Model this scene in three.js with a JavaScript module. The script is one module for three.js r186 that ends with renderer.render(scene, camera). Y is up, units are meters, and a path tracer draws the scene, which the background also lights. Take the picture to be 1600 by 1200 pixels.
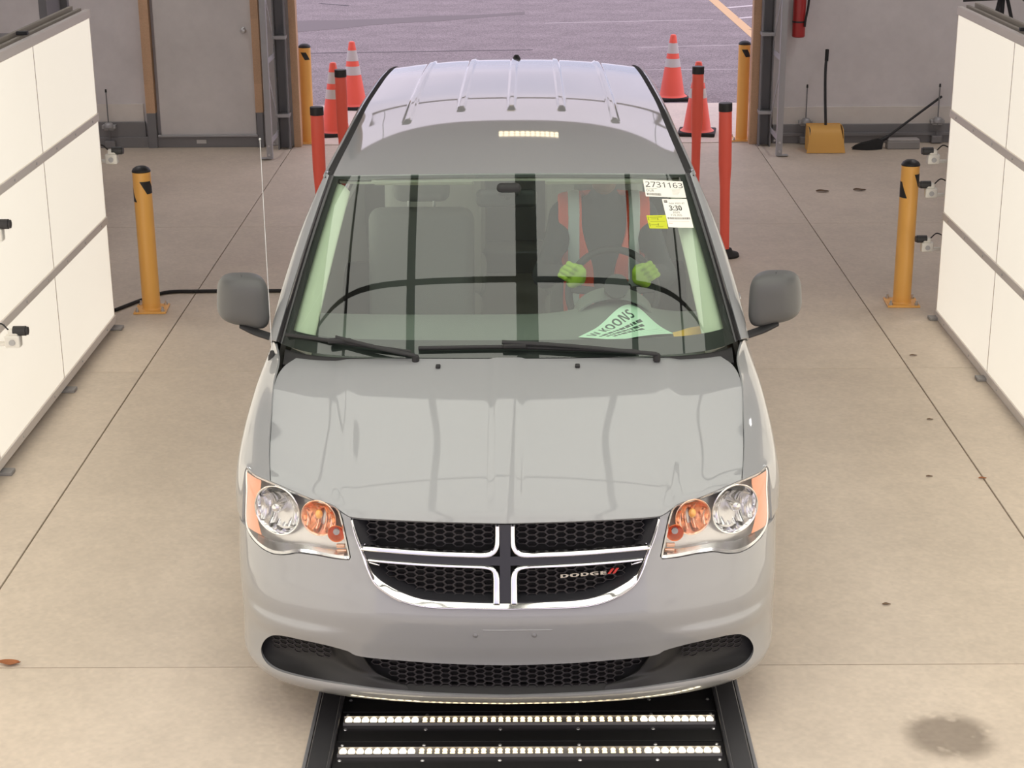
import * as THREE from 'three';
import { RoundedBoxGeometry } from 'three/addons/geometries/RoundedBoxGeometry.js';
import { TextGeometry } from 'three/addons/geometries/TextGeometry.js';
import { FontLoader } from 'three/addons/loaders/FontLoader.js';
import { mergeGeometries } from 'three/addons/utils/BufferGeometryUtils.js';
import { RectAreaLightUniformsLib } from 'three/addons/lights/RectAreaLightUniformsLib.js';
import { Brush, Evaluator, SUBTRACTION, INTERSECTION } from 'three-bvh-csg';

// ---------------------------------------------------------------- camera, sky, exposure
const scene = new THREE.Scene();
const renderer = new THREE.WebGLRenderer({ antialias: true });
renderer.toneMapping = THREE.LinearToneMapping;
renderer.toneMappingExposure = 1.0;
renderer.shadowMap.enabled = true;
RectAreaLightUniformsLib.init();

const FOCAL = 2690, PITCH = 18.7, YAW = 0.46, ROLL = 0.45, D2R = Math.PI / 180;
const camera = new THREE.PerspectiveCamera(2 * Math.atan(600 / FOCAL) / D2R, 4 / 3, 0.1, 200);
camera.position.set(0.075, 3.08, 5.15);
camera.rotation.order = 'YXZ';
camera.rotation.set(-PITCH * D2R, YAW * D2R, -ROLL * D2R);
scene.add(camera);

const CEIL_LIGHT = 0.6, WALL_LIGHT = 0.5, WALL_GLOW = 0.61, CEIL_GLOW = 0.75, BAY_LIGHT = 11.5;   // brightness of the lit panels
const SKY_DIM = [0.78, 0.79, 1.04], SKY_LIT = [1.46, 1.29, 1.48];

// ---------------------------------------------------------------- helpers
let seed = 7;
const rnd = () => { seed = (seed * 1664525 + 1013904223) % 4294967296; return seed / 4294967296; };
const clamp = (x, a = 0, b = 1) => Math.min(b, Math.max(a, x));
const smooth = (x, a, b) => { const t = clamp((x - a) / (b - a)); return t * t * (3 - 2 * t); };
const lerp = (a, b, t) => a + (b - a) * t;
const mix3 = (a, b, t) => [lerp(a[0], b[0], t), lerp(a[1], b[1], t), lerp(a[2], b[2], t)];
function pchip(xs, ys) {
  const n = xs.length, h = [], d = [], m = new Array(n).fill(0);
  for (let i = 0; i < n - 1; i++) { h[i] = xs[i + 1] - xs[i]; d[i] = (ys[i + 1] - ys[i]) / h[i]; }
  for (let i = 1; i < n - 1; i++) if (d[i - 1] * d[i] > 0) { const a = 2 * h[i] + h[i - 1], b = h[i] + 2 * h[i - 1]; m[i] = (a + b) / (a / d[i - 1] + b / d[i]); }
  m[0] = d[0]; m[n - 1] = d[n - 2];
  return (x) => {
    if (x <= xs[0]) return ys[0] + m[0] * (x - xs[0]);
    if (x >= xs[n - 1]) return ys[n - 1] + m[n - 1] * (x - xs[n - 1]);
    let i = 0; while (x >= xs[i + 1]) i++;
    const t = (x - xs[i]) / h[i], s = 1 - t;
    return ys[i] * (1 + 2 * t) * s * s + h[i] * m[i] * t * s * s + ys[i + 1] * t * t * (3 - 2 * t) + h[i] * m[i + 1] * t * t * (t - 1);
  };
}
// smooth curve through points, t in 0..1 by point number
function path(pts) {
  const n = pts.length - 1, k = pts[0].length;
  const at = (i) => i < 0 ? pts[0].map((v, c) => 2 * v - pts[1][c]) : i > n ? pts[n].map((v, c) => 2 * v - pts[n - 1][c]) : pts[i];
  return (t) => {
    const f = clamp(t) * n, i = Math.min(n - 1, Math.floor(f)), s = f - i, a = at(i - 1), b = at(i), c = at(i + 1), d = at(i + 2), o = [];
    for (let q = 0; q < k; q++) o.push(0.5 * (2 * b[q] + (c[q] - a[q]) * s + (2 * a[q] - 5 * b[q] + 4 * c[q] - d[q]) * s * s + (3 * b[q] - a[q] - 3 * c[q] + d[q]) * s * s * s));
    return o;
  };
}
function net(rows) { const ps = rows.map(path); return (u, v) => path(ps.map((p) => p(u)))(v); }
// a surface fn(u, v) -> [x, y, z] as a mesh; t > 0 gives it thickness (a closed shell); hint is a vector on its outer side
function surf(fn, nu, nv, { t = 0, hint = [0, 0, 1], uv = 1 } = {}) {
  const P = [], N = [], U = [];
  const pts = [];
  for (let j = 0; j <= nv; j++) for (let i = 0; i <= nu; i++) pts.push(fn(i / nu, j / nv));
  const g = (i, j) => pts[clamp(j, 0, nv) * (nu + 1) + clamp(i, 0, nu)];
  const nor = []; let side = 0;
  const hintAt = typeof hint === 'function' ? hint : () => hint;
  for (let j = 0; j <= nv; j++) for (let i = 0; i <= nu; i++) {
    const a = g(i + 1, j), b = g(i - 1, j), c = g(i, j + 1), d = g(i, j - 1);
    const ux = a[0] - b[0], uy = a[1] - b[1], uz = a[2] - b[2], vx = c[0] - d[0], vy = c[1] - d[1], vz = c[2] - d[2];
    let x = uy * vz - uz * vy, y = uz * vx - ux * vz, z = ux * vy - uy * vx; const l = Math.hypot(x, y, z) || 1;
    nor.push([x / l, y / l, z / l]);
    const h = hintAt(g(i, j)); side += (x * h[0] + y * h[1] + z * h[2]) / l;
  }
  const flip = side < 0; if (flip) nor.forEach((n) => { n[0] *= -1; n[1] *= -1; n[2] *= -1; });
  const idx = [];
  const quad = (a, b, c, d, f) => f ? idx.push(a, c, b, a, d, c) : idx.push(a, b, c, a, c, d);
  const put = (p, n, u) => { P.push(...p); N.push(...n); U.push(...u); return P.length / 3 - 1; };
  const uvOf = (i, j) => [i / nu * uv, j / nv * uv];
  for (let j = 0; j <= nv; j++) for (let i = 0; i <= nu; i++) put(g(i, j), nor[j * (nu + 1) + i], uvOf(i, j));
  const w = nu + 1;
  for (let j = 0; j < nv; j++) for (let i = 0; i < nu; i++) quad(j * w + i, j * w + i + 1, (j + 1) * w + i + 1, (j + 1) * w + i, flip);
  if (t) {
    const base = P.length / 3;
    const low = (i, j) => { const p = g(i, j), n = nor[j * w + i]; return [p[0] - n[0] * t, p[1] - n[1] * t, p[2] - n[2] * t]; };
    for (let j = 0; j <= nv; j++) for (let i = 0; i <= nu; i++) put(low(i, j), nor[j * w + i].map((v) => -v), uvOf(i, j));
    for (let j = 0; j < nv; j++) for (let i = 0; i < nu; i++) quad(base + j * w + i, base + j * w + i + 1, base + (j + 1) * w + i + 1, base + (j + 1) * w + i, !flip);
    const wall = (i0, j0, i1, j1, f) => {
      const a = g(i0, j0), b = g(i1, j1), c = low(i1, j1), d = low(i0, j0);
      const e = [b[0] - a[0], b[1] - a[1], b[2] - a[2]], q = [d[0] - a[0], d[1] - a[1], d[2] - a[2]];
      let n = [e[1] * q[2] - e[2] * q[1], e[2] * q[0] - e[0] * q[2], e[0] * q[1] - e[1] * q[0]]; const l = Math.hypot(...n) || 1; n = n.map((v) => v / l * (f ? -1 : 1));
      const k = [put(a, n, uvOf(i0, j0)), put(b, n, uvOf(i1, j1)), put(c, n, uvOf(i1, j1)), put(d, n, uvOf(i0, j0))];
      quad(...k, f);
    };
    for (let i = 0; i < nu; i++) { wall(i + 1, 0, i, 0, flip); wall(i, nv, i + 1, nv, flip); }
    for (let j = 0; j < nv; j++) { wall(0, j, 0, j + 1, flip); wall(nu, j + 1, nu, j, flip); }
  }
  const geo = new THREE.BufferGeometry();
  geo.setAttribute('position', new THREE.Float32BufferAttribute(P, 3));
  geo.setAttribute('normal', new THREE.Float32BufferAttribute(N, 3));
  geo.setAttribute('uv', new THREE.Float32BufferAttribute(U, 2));
  geo.setIndex(idx);
  return geo;
}
function mirror(geo) {
  const g = geo.clone(), p = g.attributes.position, n = g.attributes.normal;
  for (let i = 0; i < p.count; i++) { p.setX(i, -p.getX(i)); n.setX(i, -n.getX(i)); }
  if (g.index) { const a = g.index.array; for (let i = 0; i < a.length; i += 3) { const t = a[i]; a[i] = a[i + 1]; a[i + 1] = t; } }
  else for (const at of Object.values(g.attributes)) for (let i = 0; i < at.count; i += 3) for (let k = 0; k < at.itemSize; k++) { const A = at.array, s = at.itemSize, t = A[i * s + k]; A[i * s + k] = A[(i + 1) * s + k]; A[(i + 1) * s + k] = t; }
  return g;
}
const evaluator = new Evaluator(); evaluator.attributes = ['position', 'normal', 'uv']; evaluator.useGroups = false;
function csg(a, list, op = SUBTRACTION) {
  let A = new Brush(a); A.updateMatrixWorld();
  for (const b of list) { const B = new Brush(b); B.updateMatrixWorld(); A = evaluator.evaluate(A, B, op); A.updateMatrixWorld(); }
  return A.geometry;
}
function prism(poly, z0, z1) {                                    // outline in x, y pushed along z
  const s = new THREE.Shape(poly.map(([x, y]) => new THREE.Vector2(x, y)));
  const g = new THREE.ExtrudeGeometry(s, { depth: z1 - z0, bevelEnabled: false }); g.translate(0, 0, z0); return g;
}
function grow(poly, d) {                                          // outline moved outwards by d
  const n = poly.length; let area = 0;
  for (let i = 0; i < n; i++) { const a = poly[i], b = poly[(i + 1) % n]; area += a[0] * b[1] - b[0] * a[1]; }
  const s = area > 0 ? 1 : -1;
  return poly.map((p, i) => {
    const a = poly[(i + n - 1) % n], b = poly[(i + 1) % n], e = [b[0] - a[0], b[1] - a[1]], l = Math.hypot(...e) || 1;
    return [p[0] + s * d * e[1] / l, p[1] - s * d * e[0] / l];
  });
}
const flipX = (poly) => poly.map(([x, y, ...r]) => [-x, y, ...r]);
function closedPath(pts, n) { const c = new THREE.CatmullRomCurve3(pts.map(([x, y]) => new THREE.Vector3(x, y, 0)), true, 'centripetal'); return c.getPoints(n).slice(0, n).map((p) => [p.x, p.y]); }
function box(w, h, d, x = 0, y = 0, z = 0, r = 0) {
  const g = r ? new RoundedBoxGeometry(w, h, d, 2, Math.min(r, w / 2.01, h / 2.01, d / 2.01)) : new THREE.BoxGeometry(w, h, d);
  g.translate(x, y, z); return g;
}
function cyl(r0, r1, h, x = 0, y = 0, z = 0, n = 24, axis = 'y') {
  const g = new THREE.CylinderGeometry(r1, r0, h, n);
  if (axis === 'x') g.rotateZ(-Math.PI / 2); if (axis === 'z') g.rotateX(Math.PI / 2);
  g.translate(x, y, z); return g;
}
function tube(pts, r, n = 24, rs = 8, closed = false) { return new THREE.TubeGeometry(new THREE.CatmullRomCurve3(pts.map((p) => new THREE.Vector3(...p)), closed, 'centripetal'), n, r, rs, closed); }
function bar(a, b, w, h) {                                        // a box from a to b
  const A = new THREE.Vector3(...a), B = new THREE.Vector3(...b), l = A.distanceTo(B);
  const g = new THREE.BoxGeometry(w, h, l), m = new THREE.Matrix4().lookAt(B, A, Math.abs(B.y - A.y) > 0.98 * l ? new THREE.Vector3(0, 0, 1) : new THREE.Vector3(0, 1, 0));
  g.applyMatrix4(m); g.translate((A.x + B.x) / 2, (A.y + B.y) / 2, (A.z + B.z) / 2); return g;
}
function lathe(pts, n = 32) { return new THREE.LatheGeometry(pts.map(([r, y]) => new THREE.Vector2(r, y)), n); }
function join(list) {
  list = list.map((g) => { const q = g.index ? g.toNonIndexed() : g.clone(); for (const k of Object.keys(q.attributes)) if (!['position', 'normal', 'uv'].includes(k)) q.deleteAttribute(k); if (!q.attributes.uv) q.setAttribute('uv', new THREE.Float32BufferAttribute(new Float32Array(q.attributes.position.count * 2), 2)); return q; });
  return mergeGeometries(list);
}
const taken = {};
function numbered(name) { const k = taken[name] ?? 0; taken[name] = k + 1; return k ? `${name}_${String(k).padStart(3, '0')}` : name; }
function mesh(name, geo, mat, parent) {
  const m = new THREE.Mesh(Array.isArray(geo) ? join(geo) : geo, mat);
  m.name = parent ? name : numbered(name); m.castShadow = m.receiveShadow = true; (parent ?? scene).add(m); return m;
}
function tag(o, label, category, group, kind) {
  if (label) o.userData.label = label; if (category) o.userData.category = category; if (group) o.userData.group = group; if (kind) o.userData.kind = kind; return o;
}
function thing(name, label, category, pos = [0, 0, 0], group) {
  const o = new THREE.Group(); o.name = numbered(name); o.position.set(...pos); scene.add(o); return tag(o, label, category, group);
}
function struct(name, geo, mat, label) { const m = mesh(name, geo, mat); m.userData.kind = 'structure'; if (label) m.userData.label = label; return m; }
function sub(name, parent, label) { const o = new THREE.Group(); o.name = name; parent.add(o); if (label) o.userData.label = label; return o; }
function dup(o, pos, label, rot = 0) { const c = o.clone(); c.name = numbered(o.name.replace(/_\d{3}$/, '')); c.userData = { ...o.userData, label }; c.position.set(...pos); c.rotation.y = rot; scene.add(c); return c; }

// ---------------------------------------------------------------- textures and materials
function noiseGrid(n, s) { const a = new Float32Array(n * n); let q = s; for (let i = 0; i < a.length; i++) { q = (q * 1664525 + 1013904223) % 4294967296; a[i] = q / 4294967296; } return (x, y) => {
  const xi = Math.floor(x), yi = Math.floor(y), fx = x - xi, fy = y - yi, sx = fx * fx * (3 - 2 * fx), sy = fy * fy * (3 - 2 * fy), w = (i, j) => a[((j % n + n) % n) * n + (i % n + n) % n];
  return lerp(lerp(w(xi, yi), w(xi + 1, yi), sx), lerp(w(xi, yi + 1), w(xi + 1, yi + 1), sx), sy); }; }
function fbmTile(size, cells, oct, s) {                            // tileable noise 0..1
  const out = new Float32Array(size * size); let amp = 0.5, tot = 0, c = cells;
  for (let o = 0; o < oct; o++) { const f = noiseGrid(c, s + o * 97); for (let y = 0; y < size; y++) for (let x = 0; x < size; x++) out[y * size + x] += amp * f(x / size * c, y / size * c); tot += amp; amp *= 0.55; c *= 2; }
  for (let i = 0; i < out.length; i++) out[i] /= tot; return out;
}
function tex(size, fn, srgb = true) {
  const d = new Uint8Array(size * size * 4);
  for (let y = 0; y < size; y++) for (let x = 0; x < size; x++) { const c = fn(x, y, y * size + x); d.set([...c.slice(0, 3).map((v) => clamp(v, 0, 255)), c[3] === undefined ? 255 : clamp(c[3], 0, 255)], (y * size + x) * 4); }
  const t = new THREE.DataTexture(d, size, size); t.magFilter = THREE.LinearFilter; t.minFilter = THREE.LinearMipmapLinearFilter; t.generateMipmaps = true; t.wrapS = t.wrapT = THREE.RepeatWrapping;
  if (srgb) t.colorSpace = THREE.SRGBColorSpace; t.needsUpdate = true; return t;
}
const nA = fbmTile(512, 4, 6, 11), nB = fbmTile(512, 24, 4, 53), nC = fbmTile(512, 128, 2, 91);
const lin = (r, g, b) => new THREE.Color().setRGB(r, g, b);
const std = (c, roughness = 0.6, metalness = 0, extra = {}) => new THREE.MeshStandardMaterial({ color: c, roughness, metalness, ...extra });
const phy = (o) => new THREE.MeshPhysicalMaterial(o);
const concreteTex = tex(512, (x, y, i) => { const v = 203 + (nA[i] - 0.5) * 16 + (nB[i] - 0.5) * 10 + (nC[i] - 0.5) * 14 - (nB[(i * 7) % 262144] > 0.84 ? 9 : 0); return [v, v * 0.955, v * 0.895]; });
const concreteBump = tex(512, (x, y, i) => { const v = 120 + (nC[i] - 0.5) * 160 + (nB[i] - 0.5) * 60; return [v, v, v]; }, false);
const asphaltTex = tex(512, (x, y, i) => { const v = 146 + (nA[i] - 0.5) * 30 + (nC[i] - 0.5) * 95; return [v * 0.99, v * 0.92, v * 0.93]; });
const wallTex = tex(512, (x, y, i) => { const v = 226 + (nA[i] - 0.5) * 22 + (nB[i] - 0.5) * 8; return [v, v * 0.985, v * 0.985]; });
const woodTex = tex(512, (x, y, i) => { const s = nA[(Math.floor(y / 8) * 512 + x) % 262144], v = 222 + (s - 0.5) * 50 + (nC[i] - 0.5) * 24; return [v, v * 0.83, v * 0.68]; });
const plasticBump = tex(256, (x, y) => { const v = 128 + (nC[y * 512 + x] - 0.5) * 200; return [v, v, v]; }, false);
const M = {
  concrete: new THREE.MeshPhysicalMaterial({ map: concreteTex, bumpMap: concreteBump, bumpScale: 0.0012, roughness: 0.62, color: lin(1.05, 1.005, 0.95) }),
  jointDirt: std(lin(0.08, 0.07, 0.06), 0.95),
  apron: std(lin(1.25, 1.2, 1.2), 0.85, 0, { map: concreteTex }),
  asphalt: std(lin(1, 1, 1), 0.9, 0, { map: asphaltTex }),
  tar: std(lin(0.1, 0.093, 0.1), 0.9, 0, {}),
  lineYellow: std(lin(0.75, 0.5, 0.27), 0.8), lineWhite: std(lin(0.72, 0.66, 0.66), 0.8),
  wall: std(lin(0.95, 0.94, 0.94), 0.8, 0, { map: wallTex }),
  wallLow: std(lin(1.0, 0.97, 0.9), 0.75, 0, { map: wallTex }),
  ceiling: std(lin(0.34, 0.33, 0.31), 0.9),
  doorSkin: std(lin(0.9, 0.89, 0.86), 0.6, 0, { map: wallTex }),
  wood: std(lin(0.85, 0.83, 0.8), 0.7, 0, { map: woodTex }),
  galv: std(lin(0.42, 0.42, 0.43), 0.5, 0.4), galvDark: std(lin(0.22, 0.22, 0.23), 0.5, 0.3), sill: std(lin(0.24, 0.235, 0.24), 0.55, 0.2),
  steel: std(lin(0.62, 0.62, 0.62), 0.3, 0.9), alu: std(lin(0.8, 0.75, 0.7), 0.5, 0.1),
  yellow: phy({ color: lin(0.95, 0.5, 0.115), roughness: 0.4, clearcoat: 0.3, clearcoatRoughness: 0.25 }), black: std(lin(0.02, 0.02, 0.022), 0.5), blackMat: std(lin(0.018, 0.018, 0.018), 0.85),
  orange: phy({ color: lin(1.0, 0.14, 0.09), roughness: 0.5, clearcoat: 0.15, clearcoatRoughness: 0.4 }), reflective: std(lin(0.62, 0.6, 0.58), 0.45),
  red: phy({ color: lin(0.42, 0.018, 0.018), roughness: 0.3, clearcoat: 0.6 }), dustYellow: std(lin(0.8, 0.44, 0.1), 0.5), rubber: std(lin(0.022, 0.021, 0.021), 0.8),
  greyPlastic: std(lin(0.32, 0.31, 0.3), 0.6), whitePlastic: std(lin(0.78, 0.76, 0.7), 0.45), leaf: std(lin(0.16, 0.1, 0.06), 0.85), leafRed: std(lin(0.35, 0.13, 0.05), 0.85),
  glow: new THREE.MeshStandardMaterial({ color: lin(0.75, 0.74, 0.7), roughness: 0.6, emissive: lin(1.0, 0.91, 0.76), emissiveIntensity: WALL_GLOW }),
  ceilGlow: new THREE.MeshStandardMaterial({ color: lin(0.75, 0.74, 0.7), roughness: 0.6, emissive: lin(0.97, 1.0, 0.92), emissiveIntensity: CEIL_GLOW }),
};

// ---------------------------------------------------------------- sky
{
  const w = 512, h = 256, d = new Float32Array(w * h * 4), cl = fbmTile(512, 6, 5, 301);
  for (let y = 0; y < h; y++) for (let x = 0; x < w; x++) {
    const c = smooth(cl[(Math.floor(y * 3.1) % 512) * 512 + x], 0.33, 0.68), i = (y * w + x) * 4;
    for (let k = 0; k < 3; k++) d[i + k] = lerp(SKY_DIM[k], SKY_LIT[k], c); d[i + 3] = 1;
  }
  const t = new THREE.DataTexture(d, w, h, THREE.RGBAFormat, THREE.FloatType); t.mapping = THREE.EquirectangularReflectionMapping; t.magFilter = THREE.LinearFilter; t.needsUpdate = true;
  scene.background = t;
}

// ---------------------------------------------------------------- lit panels: area lights
const LIGHTS = new THREE.Group(); LIGHTS.name = 'panel_lights'; 
function panelLight(w, h, pos, look, colour, intensity) { const l = new THREE.RectAreaLight(colour, intensity, w, h); l.position.set(...pos); l.lookAt(...look); scene.add(l); return l; }

// ---------------------------------------------------------------- floor, ground outside, walls, ceiling
const BX = 0.085;                                                  // middle of the building
const floor = new THREE.Group(); floor.name = 'floor'; floor.userData = { kind: 'structure', label: 'worn beige concrete floor cut into large slabs' }; scene.add(floor);
mesh('joint_bed', box(12.6, 0.1, 17.05, BX, -0.065, -2.525), M.jointDirt, floor);
{
  const xs = [-6.2, -2.11, 2.262, 6.37], zs = [-11.05, -7.75, -4.2, -0.645, 2.9, 6.0];
  for (let a = 0; a < 3; a++) for (let b = 0; b < zs.length - 1; b++) {
    const w = xs[a + 1] - xs[a] - 0.007, d = zs[b + 1] - zs[b] - (a === 1 ? 0.006 : 0.006), g = new RoundedBoxGeometry(w, 0.1, d, 1, 0.003), cx = (xs[a] + xs[a + 1]) / 2, cz = (zs[b] + zs[b + 1]) / 2;
    const p = g.attributes.position, u = g.attributes.uv; for (let i = 0; i < p.count; i++) u.setXY(i, (p.getX(i) + cx) / 2.3 + a * 0.31, (p.getZ(i) + cz) / 2.3 + b * 0.17);
    g.translate(cx, -0.05, cz); mesh('slab', g, M.concrete, floor);
  }
}
function flatPatch(poly, y, mat, name, parent, uvs = 1) {           // thin sheet on the ground from an outline in x, z
  const s = new THREE.Shape(poly.map(([x, z]) => new THREE.Vector2(x, -z))), g = new THREE.ExtrudeGeometry(s, { depth: 0.004, bevelEnabled: false }); g.rotateX(-Math.PI / 2); g.translate(0, y - 0.004, 0);
  return mesh(name, g, mat, parent);
}
{
  const st = tex(256, (x, y) => { const r = Math.hypot((x - 118) / 92, (y - 132) / 100), n = nA[y * 512 + x], q = nB[y * 512 + x + 100]; return [112, 98, 86, 255 * clamp((1.02 - r) * 1.6 * smooth(n * 0.7 + q * 0.5, 0.4, 0.72) * 0.6, 0, 0.4)]; });
  st.wrapS = st.wrapT = THREE.ClampToEdgeWrapping;
  const g = new THREE.PlaneGeometry(0.5, 0.46); g.rotateX(-Math.PI / 2); g.translate(1.56, 0.0015, -0.11);
  const m = mesh('oil_stain', g, new THREE.MeshStandardMaterial({ map: st, transparent: true, roughness: 0.6, polygonOffset: true }), floor); m.userData.label = 'dark oil stain on the concrete'; m.userData.kind = 'stuff';
}
const ground = new THREE.Group(); ground.name = 'ground'; ground.userData = { kind: 'structure', label: 'asphalt lot outside the open bay door' }; scene.add(ground);
{
  const g = box(70, 0.1, 60, 0, -0.075, -41.06), p = g.attributes.position, u = g.attributes.uv; for (let i = 0; i < p.count; i++) u.setXY(i, p.getX(i) / 1.4, p.getZ(i) / 1.4);
  mesh('asphalt', g, M.asphalt, ground);
  const a = box(12, 0.1, 2.24, BX, -0.05, -12.2), p2 = a.attributes.position, u2 = a.attributes.uv; for (let i = 0; i < p2.count; i++) u2.setXY(i, p2.getX(i) / 2.3, p2.getZ(i) / 2.3);
  mesh('apron', a, M.apron, ground);
  const f = box(60, 0.1, 30, 0, -0.075, 21.02); mesh('asphalt', f, M.asphalt, ground);
  const strip = (x0, z0, x1, z1, w) => { const dx = x1 - x0, dz = z1 - z0, l = Math.hypot(dx, dz), nx = -dz / l * w / 2, nz = dx / l * w / 2; return [[x0 + nx, z0 + nz], [x1 + nx, z1 + nz], [x1 - nx, z1 - nz], [x0 - nx, z0 - nz]]; };
  flatPatch(strip(3.12, -27, 3.31, -17.5, 0.15), -0.022, M.lineYellow, 'painted_line', ground);
  for (const z of [-24.4, -22.6, -21.2, -19.8]) flatPatch(strip(3.3, z + 0.15, 5.6, z - 1.3, 0.1), -0.022, M.lineWhite, 'painted_line', ground);
  const tp = []; for (let i = 0; i <= 20; i++) { const x = lerp(-9, 0.1, i / 20); tp.push([x, lerp(-21.0, -22.0, (x + 3.3) / 3.3) + (nA[i * 3011 % 262144] - 0.5) * 0.5]); } for (let i = 20; i >= 0; i--) { const x = lerp(-9, 0.1, i / 20); tp.push([x, lerp(-19.75, -21.75, (x + 3.3) / 3.3) + (nA[i * 4013 % 262144] - 0.5) * 0.4]); }
  flatPatch(tp, -0.0225, std(lin(0.205, 0.178, 0.18), 0.9), 'tar_patch', ground);
  for (const [x0, z0, x1, z1, w] of [[-6, -17.35, 0.2, -17.75, 0.04], [-3.24, -23.45, -2.75, -23.1, 0.06]]) flatPatch(strip(x0, z0, x1, z1, w), -0.0222, M.tar, 'crack_seal', ground);
  for (const [x0, z0, x1, z1, w] of [[0.4, -20.6, 2.9, -20.9, 0.025], [1.6, -17.9, 3.6, -18.2, 0.022], [0.8, -15.9, 3.4, -15.9, 0.018]]) flatPatch(strip(x0, z0, x1, z1, w), -0.0222, M.lineWhite, 'chalk_line', ground);
}
const DX0 = -2.09, DX1 = 2.29, DH = 4.2, WZ = -11.05, HH = 6.0, LX = -6.2, RX = 6.37, FZ = 6.0;
function uvBox(w, h, d, x, y, z, s = 1.6) { const g = box(w, h, d, x, y, z), p = g.attributes.position, n = g.attributes.normal, u = g.attributes.uv; for (let i = 0; i < p.count; i++) Math.abs(n.getX(i)) > 0.5 ? u.setXY(i, p.getZ(i) / s, p.getY(i) / s) : u.setXY(i, p.getX(i) / s, (Math.abs(n.getY(i)) > 0.5 ? p.getZ(i) : p.getY(i)) / s); return g; }
struct('wall_back', [uvBox(DX0 - LX, HH, 0.2, (DX0 + LX) / 2, HH / 2, WZ - 0.1), uvBox(RX - DX1, HH, 0.2, (RX + DX1) / 2, HH / 2, WZ - 0.1), uvBox(DX1 - DX0, HH - DH, 0.2, (DX0 + DX1) / 2, (HH + DH) / 2, WZ - 0.1)], M.wall, 'pale sheet wall around the open bay door');
struct('wall_left', uvBox(0.2, HH, FZ - WZ, LX - 0.1, HH / 2, (FZ + WZ) / 2), M.wall, 'pale side wall behind the lit panels');
struct('wall_right', uvBox(0.2, HH, FZ - WZ, RX + 0.1, HH / 2, (FZ + WZ) / 2), M.wall, 'pale side wall behind the lit panels on the right');
struct('wall_front', [uvBox(-4.4 - LX, HH, 0.2, (-4.4 + LX) / 2, HH / 2, FZ + 0.1), uvBox(RX - 4.57, HH, 0.2, (RX + 4.57) / 2, HH / 2, FZ + 0.1), uvBox(8.97, HH - 5.2, 0.2, BX, (HH + 5.2) / 2, FZ + 0.1)], M.wall, 'wall around the exit door behind the camera');
struct('ceiling', box(RX - LX + 0.4, 0.2, FZ - WZ + 0.4, BX, HH + 0.1, (FZ + WZ) / 2), M.ceiling, 'grey building ceiling');
// lower strip and sill along the back wall
struct('trim_1', [uvBox(RX - 2.42, 0.16, 0.02, (RX + 2.42) / 2, 0.255, WZ + 0.01)], M.wallLow, 'pale strip along the foot of the back wall right of the door');
struct('baseboard_back', [box(RX - 2.42, 0.175, 0.05, (RX + 2.42) / 2, 0.0875, WZ + 0.025, 0.004), box(RX - 2.42, 0.03, 0.075, (RX + 2.42) / 2, 0.085, WZ + 0.0375, 0.004)], M.sill, 'grey steel sill at the foot of the back wall on the right');
struct('baseboard_left', [box(3.78, 0.1, 0.07, -4.3, 0.05, WZ + 0.035, 0.004), box(0.75, 0.2, 0.04, -3.87, 0.14, WZ + 0.03, 0.004)], M.sill, 'grey steel sill at the foot of the back wall on the left');
struct('trim_2', uvBox(0.7, 0.17, 0.02, -3.86, 0.32, WZ + 0.01), M.wallLow, 'pale strip left of the door');
// side door with its wooden posts
{
  const d = new THREE.Group(); d.name = 'door_1'; d.userData = { kind: 'structure', label: 'pale flush door with a round knob beside the bay opening' }; scene.add(d);
  mesh('door_leaf', uvBox(0.9, 2.02, 0.045, -2.895, 1.125, WZ + 0.04), M.doorSkin, d);
  mesh('threshold', box(0.96, 0.02, 0.09, -2.895, 0.112, WZ + 0.05, 0.004), M.galv, d);
  const k = lathe([[0, 0.062], [0.018, 0.06], [0.027, 0.048], [0.027, 0.036], [0.014, 0.026], [0.012, 0.008], [0.03, 0.006], [0.03, 0]], 24); k.rotateX(Math.PI / 2); k.translate(-2.514, 1.09, WZ + 0.062); mesh('door_knob', k, M.steel, d);
  mesh('rating_plate', box(0.09, 0.035, 0.004, -2.97, 0.055, WZ + 0.073), M.reflective, d);
}
const woodPost = (x, w, y0, label, z = WZ + 0.05, d = 0.09) => { const g = uvBox(w, DH - y0, d, x, (DH + y0) / 2, z, 0.6); return struct('trim_' + (3 + woodPost.n++), g, M.wood, label); }; woodPost.n = 0;
woodPost(-3.425, 0.085, 0.33, 'wooden post left of the pale door'); woodPost(-2.405, 0.07, 0.33, 'wooden post between the pale door and the door track');
woodPost(-2.06, 0.065, 0, 'wooden jamb on the left edge of the bay opening', WZ + 0.02, 0.12); woodPost(2.245, 0.09, 0, 'wooden jamb on the right edge of the bay opening', WZ + 0.02, 0.12);
struct('trim_7', [box(0.085, 0.33, 0.07, -3.425, 0.165, WZ + 0.06, 0.004), box(0.06, 0.33, 0.07, -2.405, 0.165, WZ + 0.06, 0.004)], M.galvDark, 'steel shoes under the wooden posts');

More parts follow.
